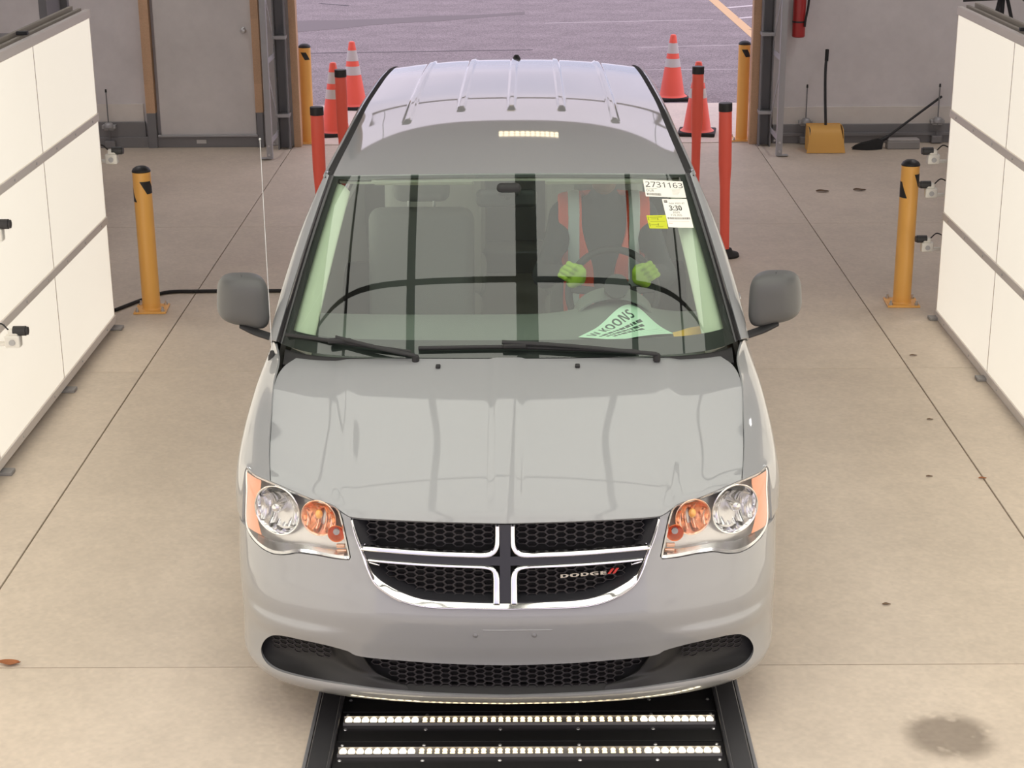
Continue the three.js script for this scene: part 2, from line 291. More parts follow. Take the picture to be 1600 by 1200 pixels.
// ---------------------------------------------------------------- bay door guide frames
function doorTrack(x, s, label) {                                  // s: side of the opening
  const t = thing('door_track', label, 'door track', [x, 0, -10.7], 'steel guide frames of the bay door');
  mesh('rear_upright', [box(0.012, 4.4, 0.13, 0.05 * s, 2.2, -0.2), box(0.1, 4.4, 0.012, 0, 2.2, -0.26), box(0.012, 4.4, 0.1, -0.05 * s, 2.2, -0.21)], M.galvDark, t);
  mesh('front_upright', [box(0.05, 4.3, 0.006, 0.07 * s, 2.16, 0.35), box(0.006, 4.3, 0.05, 0.045 * s, 2.16, 0.325), box(0.1, 0.006, 0.07, 0.1 * s, 0.013, 0.33)], M.galv, t);
  for (let k = 0; k < 6; k++) { mesh('cross_bar', bar([0.05 * s, 0.16 + k * 0.72, -0.2], [0.06 * s, 0.16 + k * 0.72, 0.33], 0.006, 0.05), M.galv, t); mesh('collar', box(0.125, 0.03, 0.15, 0, 0.32 + k * 0.72, -0.2), M.galv, t); }
  for (let k = 0; k < 5; k++) mesh('brace', bar([0.05 * s, 0.2 + k * 0.72, -0.2], [0.06 * s, 0.86 + k * 0.72, 0.33], 0.005, 0.025), M.galv, t);
  const bolts = []; for (const y of [0.05, 0.13]) { bolts.push(cyl(0.01, 0.01, 0.02, 0.07 * s, y, 0.358, 8, 'z'), cyl(0.01, 0.01, 0.02, 0.1 * s, y, -0.185, 8, 'z')); }
  mesh('bolt', bolts, M.steel, t).userData.kind = 'stuff'; return t;
}
doorTrack(-2.17, -1, 'grey steel guide frame at the left edge of the bay opening'); doorTrack(2.325, 1, 'grey steel guide frame at the right edge of the bay opening');

// ---------------------------------------------------------------- lit side walls
function lightWall(x, s, z0, dy, label) {                          // s: which way it faces along x; z0: far end
  const t = thing('light_wall', label, 'light wall', [x, 0, z0], 'lit side walls of the photo bay');
  const CW = 1.235, NC = 8, L = CW * NC, rows = [[0.078, 0.657], [0.703, 1.287], [1.333, 1.895]];
  for (let c = 0; c < NC; c++) {
    for (const [a, b] of rows) {
      const g = box(0.02, b - a - 0.004, CW - 0.012, -0.012 * s, (a + b) / 2 + dy, CW * (c + 0.5), 0.003);
      mesh('light_panel', g, M.glow, t);
    }
    const [y0, y1] = [0.078 + dy, 1.895 + dy];
    panelLight(CW - 0.03, y1 - y0, [x + 0.03 * s, (y0 + y1) / 2, z0 + CW * (c + 0.5)], [x + s, (y0 + y1) / 2, z0 + CW * (c + 0.5)], new THREE.Color().setRGB(1, 0.9, 0.76), WALL_LIGHT);
  }
  const rail = (name, a, b, d) => mesh(name, box(d, b - a, L, -d / 2 * s + 0.006 * s, (a + b) / 2 + dy, L / 2, 0.003), M.alu, t);
  rail('bottom_rail', 0.03, 0.078, 0.05); rail('middle_rail', 0.657, 0.703, 0.03); rail('middle_rail', 1.287, 1.333, 0.03); rail('top_rail', 1.895, 1.945, 0.03);
  for (let c = 0; c <= NC; c++) mesh('stile', box(0.03, 1.87, 0.012, -0.017 * s, 0.985 + dy, CW * c, 0), c === 0 ? M.alu : M.alu, t);
  mesh('back_case', [box(0.1, 1.84, L, -0.075 * s, 0.985 + dy, L / 2)], std(lin(0.3, 0.28, 0.25), 0.7), t);
  mesh('case_lid', [box(0.02, 0.03, L, -0.055 * s, 1.935 + dy, L / 2), box(0.02, 0.035, L, -0.105 * s, 1.945 + dy, L / 2), box(0.07, 0.015, L, -0.09 * s, 1.92 + dy, L / 2)], std(lin(0.42, 0.38, 0.32), 0.7), t);
  for (let c = 0; c <= NC; c++) {
    mesh('foot', [box(0.09, 0.018, 0.07, 0.01 * s, 0.009, CW * c + (c ? 0 : 0.05), 0.004), box(0.03, Math.max(0.03 + dy, 0.02), 0.03, -0.02 * s, 0.02, CW * c + (c ? 0 : 0.05))], M.greyPlastic, t);
    if (c) mesh('clamp', box(0.06, 0.02, 0.03, -0.05 * s, 1.962 + dy, CW * c, 0.004), M.black, t);
  }
  const screws = []; for (const y of [0.68, 1.31]) for (let k = 0; k < NC * 3; k++) screws.push(cyl(0.007, 0.007, 0.004, 0.008 * s, y + dy, CW / 3 * (k + 0.4), 8, 'x'));
  for (let k = 0; k < NC * 2; k++) screws.push(cyl(0.006, 0.006, 0.004, 0.008 * s, 0.054 + dy, CW / 2 * (k + 0.4), 8, 'x'));
  mesh('rail_screw', screws, M.steel, t).userData.kind = 'stuff';
}
lightWall(-2.47, 1, -5.1, 0, 'tall wall of white lit panels along the left side of the van');
lightWall(2.648, -1, -5.215, -0.03, 'tall wall of white lit panels along the right side of the van');
// rack posts and stand legs that show above the two walls
{
  const t = thing('steel_rack', 'dark steel rack standing behind the left lit wall', 'rack', [-3.75, 0, -8.6]);
  for (const [x, z] of [[-0.5, 0], [0.22, 0], [-0.5, 0.6], [0.22, 0.6]]) mesh('post', box(0.06, 2.6, 0.06, x, 1.3, z), M.galvDark, t);
  for (const y of [0.5, 1.35, 2.1]) mesh('shelf', box(0.78, 0.04, 0.66, -0.14, y, 0.3), M.sill, t);
  mesh('brace', bar([-0.5, 0.5, 0.6], [0.22, 1.35, 0.6], 0.02, 0.04), M.galvDark, t); mesh('side_sheet', box(0.02, 1.6, 0.5, 0.19, 1.5, 0.3), M.galvDark, t);
  const r = thing('light_stand', 'black folding stand behind the right lit wall', 'stand', [3.72, 0, -8.2]);
  for (let k = 0; k < 3; k++) { const a = k * 2.094 + 0.4; mesh('leg', tube([[0, 1.75, 0], [0.5 * Math.cos(a), 0.02, 0.5 * Math.sin(a)]], 0.014, 2, 6), M.black, r); }
  mesh('column', cyl(0.018, 0.018, 2.1, 0, 1.35), M.black, r); mesh('arm', bar([-0.3, 1.62, 0], [0.35, 1.66, 0.1], 0.02, 0.02), M.black, r); mesh('brace', bar([-0.25, 1.95, 0.1], [0.25, 1.55, 0], 0.03, 0.015), M.black, r);
}
// small cameras on the walls
function wallCamera(pos, s, label) {
  const t = thing('wall_camera', label, 'camera', pos, 'small cameras on the lit walls');
  mesh('body', [box(0.075, 0.06, 0.05, 0, -0.035, 0, 0.008), box(0.05, 0.03, 0.045, 0.005 * s, 0.008, 0, 0.008)], M.whitePlastic, t);
  mesh('bracket', [box(0.07, 0.018, 0.03, -0.06 * s, -0.05, 0, 0.003), box(0.012, 0.06, 0.05, -0.096 * s, -0.03, 0, 0.003)], M.whitePlastic, t);
  mesh('dial', cyl(0.015, 0.015, 0.006, 0, -0.038, 0.027, 12, 'z'), M.galv, t);
  mesh('lens', [cyl(0.024, 0.024, 0.06, 0.035 * s, 0.014, 0, 16, 'x'), cyl(0.02, 0.02, 0.014, 0.068 * s, 0.014, 0, 16, 'x')], M.black, t);
  mesh('cable', tube([[-0.02 * s, 0.02, 0], [-0.06 * s, 0.045, -0.02], [-0.1 * s, 0.03, -0.02]], 0.004, 10, 5), M.rubber, t);
}
wallCamera([-2.43, 1.075, -5.19], 1, 'small white camera at the far edge of the left lit wall');
wallCamera([-2.37, 0.69, -2.7], 1, 'small white camera on the lower rail of the left lit wall');
wallCamera([-2.37, 1.235, -2.6], 1, 'small camera on the upper rail of the left wall cut by the picture edge');
wallCamera([2.595, 1.01, -5.35], -1, 'topmost of the three small white cameras on the right lit wall');
wallCamera([2.595, 0.8, -5.35], -1, 'middle one of the three small white cameras on the right lit wall');
wallCamera([2.595, 0.455, -5.35], -1, 'lowest of the three small white cameras on the right lit wall');

// ---------------------------------------------------------------- lit ceiling over the van (seen in the glass and the hood)
{
  const H = 2.95, xs = [-1.83, -1.22, -0.61, 0, 0.61, 1.22, 1.83], zs = [-2.62, -1.40, -0.18, 1.04, 2.26];
  const t = thing('light_ceiling', 'hanging ceiling of white lit panels over the van', 'light ceiling', [BX, H, 0]);
  for (let a = 0; a < 6; a++) for (let b = 0; b < 4; b++) {
    const gl = a === 3 ? 0.055 : 0.026, gr = a === 2 ? 0.055 : 0.026, x0 = xs[a] + gl, x1 = xs[a + 1] - gr, z0 = zs[b] + 0.025, z1 = zs[b + 1] - 0.025;
    mesh('light_panel', box(x1 - x0, 0.03, z1 - z0, (x0 + x1) / 2, 0, (z0 + z1) / 2, 0.003), M.ceilGlow, t);
    panelLight(x1 - x0, z1 - z0, [BX + (x0 + x1) / 2, H - 0.025, (z0 + z1) / 2], [BX + (x0 + x1) / 2, 0, (z0 + z1) / 2], new THREE.Color().setRGB(0.98, 0.99, 0.93), CEIL_LIGHT);
  }
  mesh('back_tray', box(3.76, 0.05, 4.98, 0, 0.055, -0.18), std(lin(0.12, 0.12, 0.12), 0.8), t);
  for (const x of [-1.85, 1.85]) mesh('edge_rail', box(0.04, 0.09, 4.98, x, 0.04, -0.18), M.galvDark, t);
  for (const z of [-2.65, 2.29]) mesh('edge_rail', box(3.74, 0.09, 0.04, 0, 0.04, z), M.galvDark, t);
  for (const x of [-1.7, 1.7]) for (const z of [-2.4, 2.0]) mesh('hanger_rod', cyl(0.008, 0.008, HH - H - 0.09, x, (HH - H) / 2 + 0.045, z, 8), M.steel, t);
}
// lamp above the bay opening, mirrored in the roof
{
  const t = thing('led_lamp', 'double row lamp on the wall above the bay opening', 'lamp', [0.16, 4.56, WZ + 0.06]);
  mesh('housing', box(0.72, 0.15, 0.08, 0, 0, 0, 0.01), M.galvDark, t);
  const lm = new THREE.MeshStandardMaterial({ color: lin(0.8, 0.7, 0.5), emissive: lin(1, 0.8, 0.5), emissiveIntensity: 3 });
  for (const y of [-0.032, 0.032]) { mesh('led_row', Array.from({ length: 12 }, (_, k) => box(0.04, 0.05, 0.02, -0.314 + k * 0.057, y, 0.045, 0.008)), lm, t); panelLight(0.67, 0.05, [0.16, 4.56 + y, WZ + 0.13], [0.16, 3.8, WZ + 2], new THREE.Color().setRGB(1, 0.82, 0.55), 2.5); }
}

// bar hanging across the bay opening, mirrored as a line in the roof
{
  const t = thing('clearance_bar', 'horizontal bar hanging on chains across the bay opening', 'bar', [BX, 3.55, -11.15]);
  mesh('pipe', cyl(0.035, 0.035, 4.0, 0, 0, 0, 16, 'x'), std(lin(0.35, 0.25, 0.15), 0.6), t);
  for (const x of [-1.8, 1.8]) mesh('chain', bar([x, 0.03, 0], [x, 0.648, 0], 0.012, 0.012), M.steel, t);
}
// lamps under the building ceiling
{
  const lm = new THREE.MeshStandardMaterial({ color: lin(0.8, 0.8, 0.8), emissive: lin(1, 0.94, 0.9), emissiveIntensity: 3 });
  const spots = [[-4.3, -9.7, 'back left'], [4.45, -9.7, 'back right'], [-4.3, -7.1, 'left, beside the van'], [4.45, -7.1, 'right, beside the van'], [-4.3, 0.5, 'left, by the bumper'], [4.45, 0.5, 'right, by the bumper'], [-3.6, 4.3, 'front left, by the exit'], [3.75, 4.3, 'front right, by the exit'], [-1.6, 4.7, 'left of the middle, by the exit'], [1.77, 4.7, 'right of the middle, by the exit']];
  for (const [x, z, w] of spots) {
    const t = thing('ceiling_lamp', `flat lamp hanging under the building ceiling, ${w}`, 'lamp', [x, 5.6, z], 'lamps under the building ceiling');
    mesh('housing', box(0.7, 0.08, 1.3, 0, 0.04, 0, 0.01), M.galvDark, t); mesh('diffuser', box(0.62, 0.02, 1.22, 0, -0.005, 0, 0.004), lm, t);
    for (const d of [-0.55, 0.55]) mesh('chain', cyl(0.004, 0.004, HH - 5.68, 0, (HH - 5.52) / 2, d, 6), M.steel, t);
    panelLight(0.6, 1.2, [x, 5.57, z], [x, 0, z], new THREE.Color().setRGB(1, 0.97, 0.97), BAY_LIGHT);
  }
}

// ---------------------------------------------------------------- bollards
function tapePiece(r, y0, y1, a0, a1, slant) { return surf((u, v) => { const a = lerp(a0, a1, u) + slant * v, y = lerp(y0, y1, v); return [r * Math.sin(a), y, r * Math.cos(a)]; }, 12, 2, { t: 0.0012, hint: (p) => [p[0], 0, p[2]] }); }
function bollard(pos, turn, label, tapes) {
  const t = thing('bollard', label, 'bollard', pos, 'yellow steel bollards'); t.rotation.y = turn;
  mesh('post', cyl(0.057, 0.057, 0.9, 0, 0.46, 0, 32), M.yellow, t);
  mesh('cap', lathe([[0.0, 0.938], [0.03, 0.934], [0.05, 0.922], [0.0585, 0.908], [0.0585, 0.9], [0, 0.9]], 32), M.black, t);
  mesh('base_plate', [box(0.205, 0.012, 0.205, 0, 0.006, 0, 0.002), cyl(0.062, 0.058, 0.008, 0, 0.016, 0, 32)], M.yellow, t);
  for (const x of [-0.08, 0.08]) for (const z of [-0.08, 0.08]) mesh('bolt', [cyl(0.013, 0.013, 0.012, x, 0.018, z, 6), cyl(0.007, 0.007, 0.02, x, 0.03, z, 8)], M.steel, t);
  for (const a of tapes) mesh('tape_mark', tapePiece(0.0585, ...a), M.black, t);
}
bollard([-2.322, 0, -5.476], 0.06, 'yellow bollard with black tape marks beside the left lit wall', [[0.765, 0.845, 0.62, 1.9, -0.75].map((v, i) => v), [0.715, 0.80, -2.0, -0.62, -0.75]]);
bollard([2.5, 0, -5.527], -0.05, 'yellow bollard with black tape marks beside the right lit wall', [[0.77, 0.85, 0.95, 2.1, -0.6], [0.70, 0.80, -1.5, -0.35, -0.75]]);
bollard([-1.985, 0, -11.2], 0, 'yellow bollard at the left jamb of the bay opening', [[0.79, 0.86, 0.1, 1.0, -0.7]]);
bollard([2.155, 0, -11.2], 0, 'yellow bollard at the right jamb of the bay opening', [[0.79, 0.86, 0.1, 1.1, -0.7]]);

// ---------------------------------------------------------------- cones
function cone(pos, label, turn = 0) {
  const t = thing('traffic_cone', label, 'traffic cone', pos, 'traffic cones outside the bay door'); t.rotation.y = turn;
  mesh('base', box(0.36, 0.035, 0.36, 0, 0.0175, 0, 0.012), M.rubber, t);
  const r = (y) => lerp(0.138, 0.03, (y - 0.035) / 0.665), cr = [[0, 0.698], [0.02, 0.7], [0.031, 0.692]]; for (let k = 0; k <= 8; k++) { const y = lerp(0.68, 0.06, k / 8); cr.push([r(y), y]); } cr.push([0.15, 0.045], [0.165, 0.035]);
  mesh('cone_body', lathe(cr, 36), M.orange, t);
  for (const [y0, y1] of [[0.50, 0.61], [0.355, 0.445]]) mesh('reflective_collar', lathe([[r(y1) + 0.0025, y1], [r(y0) + 0.0025, y0]], 36), M.reflective, t);
}
cone([-1.77, 0, -11.62], 'nearer of the two traffic cones left of the van', 0.2); cone([-1.73, 0, -13.15], 'farther of the two traffic cones left of the van', -0.1);
cone([1.70, -0.022, -13.72], 'farther of the two traffic cones right of the van, on the asphalt', 0.1); cone([1.76, 0, -11.52], 'nearer of the two traffic cones right of the van, behind an orange post', -0.15);
// ---------------------------------------------------------------- delineator posts
function delineator(pos, label, lean = 0) {
  const t = thing('delineator_post', label, 'post', pos, 'orange posts marking the lane'); t.rotation.z = lean;
  mesh('base', lathe([[0, 0.055], [0.05, 0.055], [0.06, 0.03], [0.1, 0.02], [0.105, 0], [0, 0]], 32), M.rubber, t);
  mesh('tube', lathe([[0, 1.04], [0.045, 1.04], [0.046, 0.9], [0.045, 0.66], [0.036, 0.5], [0.034, 0.2], [0.033, 0.055]], 28), M.orange, t);
  mesh('cap', lathe([[0, 1.092], [0.044, 1.092], [0.0475, 1.088], [0.0475, 1.035], [0.045, 1.035]], 28), M.black, t);
}
delineator([-1.355, 0, -6.72], 'orange black-topped post close to the left side of the van'); delineator([-1.365, 0, -8.46], 'orange black-topped post in front of the cones on the left');
delineator([1.452, 0, -8.5], 'orange black-topped post in front of the cones on the right'); delineator([1.5, 0, -6.77], 'orange black-topped post close to the right side of the van', 0.025);

// ---------------------------------------------------------------- along the back wall
{
  const t = thing('dustpan', 'yellow upright dustpan with a long black handle', 'dustpan', [2.85, 0, -10.62]);
  const s = new THREE.Shape([[-0.18, 0], [0.17, 0], [0.15, 0.235], [-0.14, 0.235]].map((p) => new THREE.Vector2(...p)));
  const shell = surf(net([[[-0.185, 0.005, 0.13], [0, 0.005, 0.13], [0.17, 0.005, 0.13]], [[-0.16, 0.13, 0.1], [0, 0.13, 0.1], [0.15, 0.13, 0.1]], [[-0.145, 0.205, 0.06], [0, 0.205, 0.06], [0.135, 0.205, 0.06]], [[-0.15, 0.23, -0.02], [0, 0.23, -0.02], [0.14, 0.23, -0.02]], [[-0.16, 0.23, -0.12], [0, 0.23, -0.12], [0.155, 0.23, -0.12]]]), 10, 16, { t: 0.006, hint: [0, 1, 1] });
  mesh('pan', [shell, ...[-1, 1].map((k) => { const q = new THREE.Shape([[-0.12, 0.005], [0.13, 0.005], [0.1, 0.13], [0.06, 0.205], [-0.02, 0.23], [-0.12, 0.23]].map((p) => new THREE.Vector2(...p))); const g = new THREE.ExtrudeGeometry(q, { depth: 0.006, bevelEnabled: false }); g.rotateY(-Math.PI / 2); g.translate(k > 0 ? 0.158 : -0.156, 0, 0); return g; }), box(0.31, 0.02, 0.02, -0.003, 0.225, -0.12)], M.dustYellow, t);
  mesh('handle', tube([[0.01, 0.22, -0.05], [0.0, 0.5, -0.1], [-0.002, 0.72, -0.14], [0.012, 0.86, -0.19]], 0.013, 20, 10), M.black, t);
  mesh('grip', tube([[0.008, 0.8, -0.17], [0.016, 0.9, -0.205]], 0.017, 6, 10), M.blackMat, t);
  const b = thing('broom', 'black broom leaning from the floor up to the wall', 'broom', [3.25, 0, -10.72]);
  mesh('stick', tube([[0.14, 0.07, 0.02], [0.44, 0.25, -0.14], [0.74, 0.43, -0.29]], 0.012, 12, 8), M.black, b);
  mesh('brush_head', surf(net([[[-0.14, 0.004, 0.06], [0.0, 0.004, 0.1], [0.14, 0.004, 0.06]], [[-0.1, 0.05, 0.05], [0.03, 0.065, 0.07], [0.15, 0.055, 0.05]], [[0.06, 0.075, 0.01], [0.1, 0.1, 0.03], [0.16, 0.08, 0.02]], [[-0.05, 0.05, -0.02], [0.05, 0.06, -0.05], [0.14, 0.05, -0.02]], [[-0.13, 0.004, -0.03], [0.02, 0.004, -0.07], [0.14, 0.004, -0.03]]]), 12, 14, { t: 0.004, hint: [0, 1, 0] }), M.blackMat, b);
  mesh('ferrule', tube([[0.1, 0.06, 0.02], [0.2, 0.105, -0.01]], 0.02, 4, 10), M.black, b);
  const f = thing('floor_box', 'long grey plastic box lying at the foot of the wall', 'box', [3.59, 0, -10.72]);
  mesh('case', box(0.3, 0.075, 0.12, 0, 0.0375, 0, 0.012), M.greyPlastic, f); mesh('lid', box(0.29, 0.02, 0.11, 0, 0.083, 0, 0.008), std(lin(0.42, 0.4, 0.39), 0.6), f);
  const e = thing('fire_extinguisher', 'red fire extinguisher hanging beside the right door track', 'fire extinguisher', [2.612, 1.0, -10.93]);
  mesh('cylinder', lathe([[0, 0], [0.052, 0], [0.06, 0.012], [0.06, 0.36], [0.05, 0.4], [0.022, 0.425], [0.022, 0.45]], 32), M.red, e);
  mesh('valve', [box(0.03, 0.05, 0.03, 0, 0.47, 0, 0.005), box(0.018, 0.012, 0.13, 0, 0.5, 0.04, 0.003), box(0.018, 0.01, 0.12, 0, 0.478, 0.045, 0.003)], M.steel, e);
  mesh('hose', tube([[0.01, 0.46, 0.01], [0.07, 0.44, 0.02], [0.075, 0.3, 0.03], [0.05, 0.16, 0.055], [0.045, 0.1, 0.06]], 0.01, 24, 8), M.rubber, e);
  mesh('strap', [lathe([[0.0625, 0.15], [0.0625, 0.135]], 32), box(0.1, 0.3, 0.01, 0, 0.25, -0.075)], M.black, e);
}
function anchorRod(x, label) {
  const t = thing('anchor_rod', label, 'rod', [x, 0, WZ + 0.1], 'thin rods in brackets along the back wall');
  mesh('rod', cyl(0.006, 0.006, 0.5, 0, 0.29, 0, 8), M.galvDark, t); mesh('tip', cyl(0.01, 0.008, 0.03, 0, 0.545, 0, 10), M.black, t);
  mesh('bracket', [lathe([[0, 0.25], [0.03, 0.245], [0.045, 0.225], [0.045, 0.2]], 16), box(0.13, 0.035, 0.06, 0, 0.205, -0.02, 0.006), box(0.09, 0.014, 0.05, 0, 0.18, -0.02, 0.004)], M.galv, t);
  mesh('foot_weight', box(0.1, 0.07, 0.07, 0, 0.04, -0.01, 0.01), M.sill, t);
}
anchorRod(2.72, 'thin rod in a bracket between the door track and the dustpan'); anchorRod(3.955, 'thin rod in a bracket behind the broom tip'); anchorRod(-3.83, 'thin rod in a bracket beside the left lit wall');
mesh('floor_cable', tube([[-2.55, 0.012, -5.43], [-2.42, 0.012, -5.68], [-2.3, 0.012, -5.85], [-2.1, 0.012, -5.87], [-1.6, 0.012, -5.872], [-1.1, 0.012, -5.87], [-0.6, 0.012, -5.88]], 0.012, 60, 8), M.rubber);
tag(scene.children[scene.children.length - 1], 'black cable lying across the floor by the left bollard', 'cable');
{
  const spots = [[2.542, -8.859, 0.05, 'leaf', 'brown leaf on the floor left of another, behind the right bollard'], [2.856, -8.9, 0.05, 'leaf', 'brown curled leaf on the floor right of another, behind the right bollard'], [-1.882, -0.671, 0.04, 'leafRed', 'rust coloured leaf at the left picture edge by a floor joint'], [1.527, -1.148, 0.016, 'leaf', 'small dark crumb on the floor right of the bumper'], [2.191, -3.329, 0.016, 'leaf', 'small dark crumb on the joint below the right lit wall'], [2.009, -2.53, 0.015, 'leaf', 'small dark crumb left of the right floor joint'], [2.339, -4.423, 0.02, 'leaf', 'small dark crumb near the foot of the right lit wall'], [2.256, -2.502, 0.018, 'leafRed', 'small rust crumb on the right floor joint']];
  for (const [x, z, r, m, label] of spots) {
    const g = surf((u, v) => { const a = (u - 0.5) * 2, b = v * 2 - 1, w = Math.cos(b * 1.5) * 0.55; return [x + r * (b + 0.1 * a), 0.002 + r * 0.28 * (a * a + 0.3 * Math.sin(3 * b + x)) * 0.6 + r * 0.1, z + r * a * w]; }, 8, 10, { t: 0.0008, hint: [0, 1, 0] });
    tag(mesh('dry_leaf', g, M[m]), label, 'leaf', 'bits of leaf on the floor');
  }
}

// ---------------------------------------------------------------- scanner plate with lamps under the front of the van
{
  const PX = 0.083, t = thing('scanner_plate', 'black steel floor plate with frame rails under the front bumper', 'floor plate', [PX, 0, 0]);
  mesh('plate', box(1.33, 0.022, 1.5, 0, 0.013, 0.25, 0.003), std(lin(0.022, 0.021, 0.022), 0.38, 0.2), t);
  for (const s of [-1, 1]) {
    mesh('frame_rail', [box(0.075, 0.034, 1.55, s * 0.708, 0.017, 0.25, 0.006), box(0.012, 0.045, 1.55, s * 0.67, 0.0225, 0.25, 0.003)], std(lin(0.07, 0.07, 0.075), 0.45, 0.5), t);
    mesh('edge_strip', box(0.014, 0.02, 1.55, s * 0.757, 0.01, 0.25, 0.003), M.galvDark, t);
  }
  const bolts = []; for (let k = -2; k < 5; k++) for (const x of [-0.64, -0.36, -0.1, 0.17, 0.43, 0.64]) for (const d of [-0.05, 0.05]) bolts.push(lathe([[0, 0.0285], [0.005, 0.027], [0.007, 0.024]], 8).translate(x, 0, -0.185 + k * 0.205 + d));
  mesh('rivet', bolts, M.steel, t).userData.kind = 'stuff';
  for (let k = -1; k < 4; k++) mesh('cross_groove_cover', box(1.32, 0.004, 0.07, 0, 0.026, -0.083 + k * 0.205, 0.001), std(lin(0.012, 0.012, 0.012), 0.5), t);
  const ledHot = new THREE.MeshStandardMaterial({ color: lin(0.9, 0.85, 0.7), emissive: lin(1.0, 0.86, 0.6), emissiveIntensity: 4.5, roughness: 0.3 });
  const ledSoft = new THREE.MeshStandardMaterial({ color: lin(0.9, 0.8, 0.6), emissive: lin(1.0, 0.78, 0.42), emissiveIntensity: 2.2, roughness: 0.3 });
  const hot = new THREE.SphereGeometry(0.0125, 12, 8); hot.scale(1, 0.4, 1.6); const dot = new THREE.SphereGeometry(0.0088, 10, 6); dot.scale(1, 0.5, 1);
  const names = ['lamp strip with two rows of lights just under the bumper edge', 'second lamp strip from the bumper, at the lower picture edge'];
  for (let k = 0; k < 2; k++) {
    const z = -0.185 + k * 0.21, s = thing('led_strip', names[k], 'lamp strip', [PX, 0.0245, z], 'lamp strips on the floor plate');
    mesh('channel', [box(1.3, 0.006, 0.045, 0, 0.003, 0, 0.001), box(1.3, 0.012, 0.003, 0, 0.006, -0.0225), box(1.3, 0.012, 0.003, 0, 0.006, 0.0225)], std(lin(0.35, 0.34, 0.33), 0.4, 0.6), s);
    const segs = [[-0.632, -0.4, 9, 1], [-0.365, -0.155, 9, 0], [-0.125, 0.105, 10, 0], [0.14, 0.37, 9, 0], [0.402, 0.632, 9, 1]];
    for (const [x0, x1, n, big] of segs) for (let i = 0; i < n; i++) {
      const x = lerp(x0, x1, i / (n - 1));
      if (big) { const m = mesh('led_lens', hot, ledHot, s); m.position.set(x, 0.008, 0); }
      else for (const d of [-0.0095, 0.0095]) { const m = mesh('led_lens', dot, ledSoft, s); m.position.set(x, 0.008, d); }
    }
    panelLight(1.28, 0.04, [PX, 0.05, z], [PX, 3, z], new THREE.Color().setRGB(1, 0.85, 0.58), 0.9);
  }
}

// ---------------------------------------------------------------- the van: shared shapes
Object.assign(M, {
  paint: phy({ color: lin(0.33, 0.338, 0.345), metalness: 0.2, roughness: 0.5, clearcoat: 1, clearcoatRoughness: 0.03 }),
  chrome: std(lin(0.86, 0.86, 0.86), 0.07, 1), chromeDull: std(lin(0.75, 0.75, 0.75), 0.22, 1),
  trim: phy({ color: lin(0.017, 0.0165, 0.017), roughness: 0.62, bumpMap: plasticBump, bumpScale: 0.0002 }), trimGloss: phy({ color: lin(0.012, 0.012, 0.013), roughness: 0.25, clearcoat: 0.5 }),
  charcoal: phy({ color: lin(0.028, 0.028, 0.032), roughness: 0.32, metalness: 0.2 }), meshBlack: std(lin(0.02, 0.018, 0.02), 0.42),
  glass: phy({ color: lin(0.8, 0.92, 0.84), transmission: 1, thickness: 0, roughness: 0, ior: 1.8 }), sideGlass: phy({ color: lin(0.9, 0.95, 0.92), transmission: 1, thickness: 0, roughness: 0, ior: 1.6 }),
  lens: phy({ color: lin(0.97, 0.97, 0.97), transmission: 1, thickness: 0, roughness: 0, ior: 1.35 }),
  lampBase: std(lin(0.7, 0.69, 0.67), 0.3, 0.6), amber: phy({ color: lin(0.95, 0.34, 0.15), roughness: 0.3, clearcoat: 0.6 }), amberChrome: std(lin(1.0, 0.64, 0.46), 0.16, 0.9), amberDeep: std(lin(0.9, 0.22, 0.05), 0.25, 0.5),
  dash: std(lin(0.17, 0.175, 0.165), 0.75), beige: std(lin(0.62, 0.62, 0.5), 0.8), seat: std(lin(0.18, 0.185, 0.175), 0.85), rearSeat: std(lin(0.42, 0.42, 0.39), 0.85), frit: std(lin(0.02, 0.02, 0.02), 0.6), tyre: std(lin(0.018, 0.017, 0.017), 0.75), redPaint: phy({ color: lin(0.6, 0.02, 0.02), roughness: 0.25, clearcoat: 1 }),
});
const planP = pchip([0, .2, .4, .55, .7, .8, .88, .93, .96, .975], [0, .006, .026, .056, .112, .172, .262, .365, .5, .65]);
const noseZ = pchip([.17, .20, .235, .27, .34, .42, .50, .56, .62, .70, .78, .84, .9], [-.05, -.012, .012, .004, -.004, .008, .014, .002, -.018, -.045, -.075, -.105, -.15]);
const ledge = (x, y) => { const a = smooth(Math.abs(x), 0.5, 0.68) * (1 - smooth(Math.abs(x), 0.86, 0.93)); return 0.014 * a * (1 - smooth(y, 0.44, 0.462)) * smooth(y, 0.36, 0.43); };
const frontZ = (x, y) => noseZ(y) - planP(Math.abs(x)) + ledge(x, y);
const arcTab = (() => { const a = [[0, 0]]; let l = 0, px = 0, pp = 0; for (let i = 1; i <= 400; i++) { const x = 0.975 * (1 - (1 - i / 400) ** 2), p = planP(x); l += Math.hypot(x - px, p - pp); a.push([l, x]); px = x; pp = p; } return a; })();
const arcX = pchip(arcTab.filter((_, i) => i % 8 === 0).map((a) => a[0]), arcTab.filter((_, i) => i % 8 === 0).map((a) => a[1])), ARC = arcTab[400][0];
const onFront = (y0, y1, lift = 0, reach = 1) => (u, v) => { const a = (2 * u - 1) * reach, x = Math.sign(a) * arcX(Math.abs(a) * ARC), y = lerp(y0, y1, v); return [x, y, frontZ(x, y) + lift]; };
const SIDE = pchip([.2, .3, .5, .7, .85, .95, 1.0, 1.06], [.93, .955, .98, .99, .988, .974, .963, .943]);
function sideX(y, z) { return SIDE(y) - 0.02 * smooth(-z, 4.2, 5.1); }
const both = (left) => [...left, ...flipX(left).reverse()];

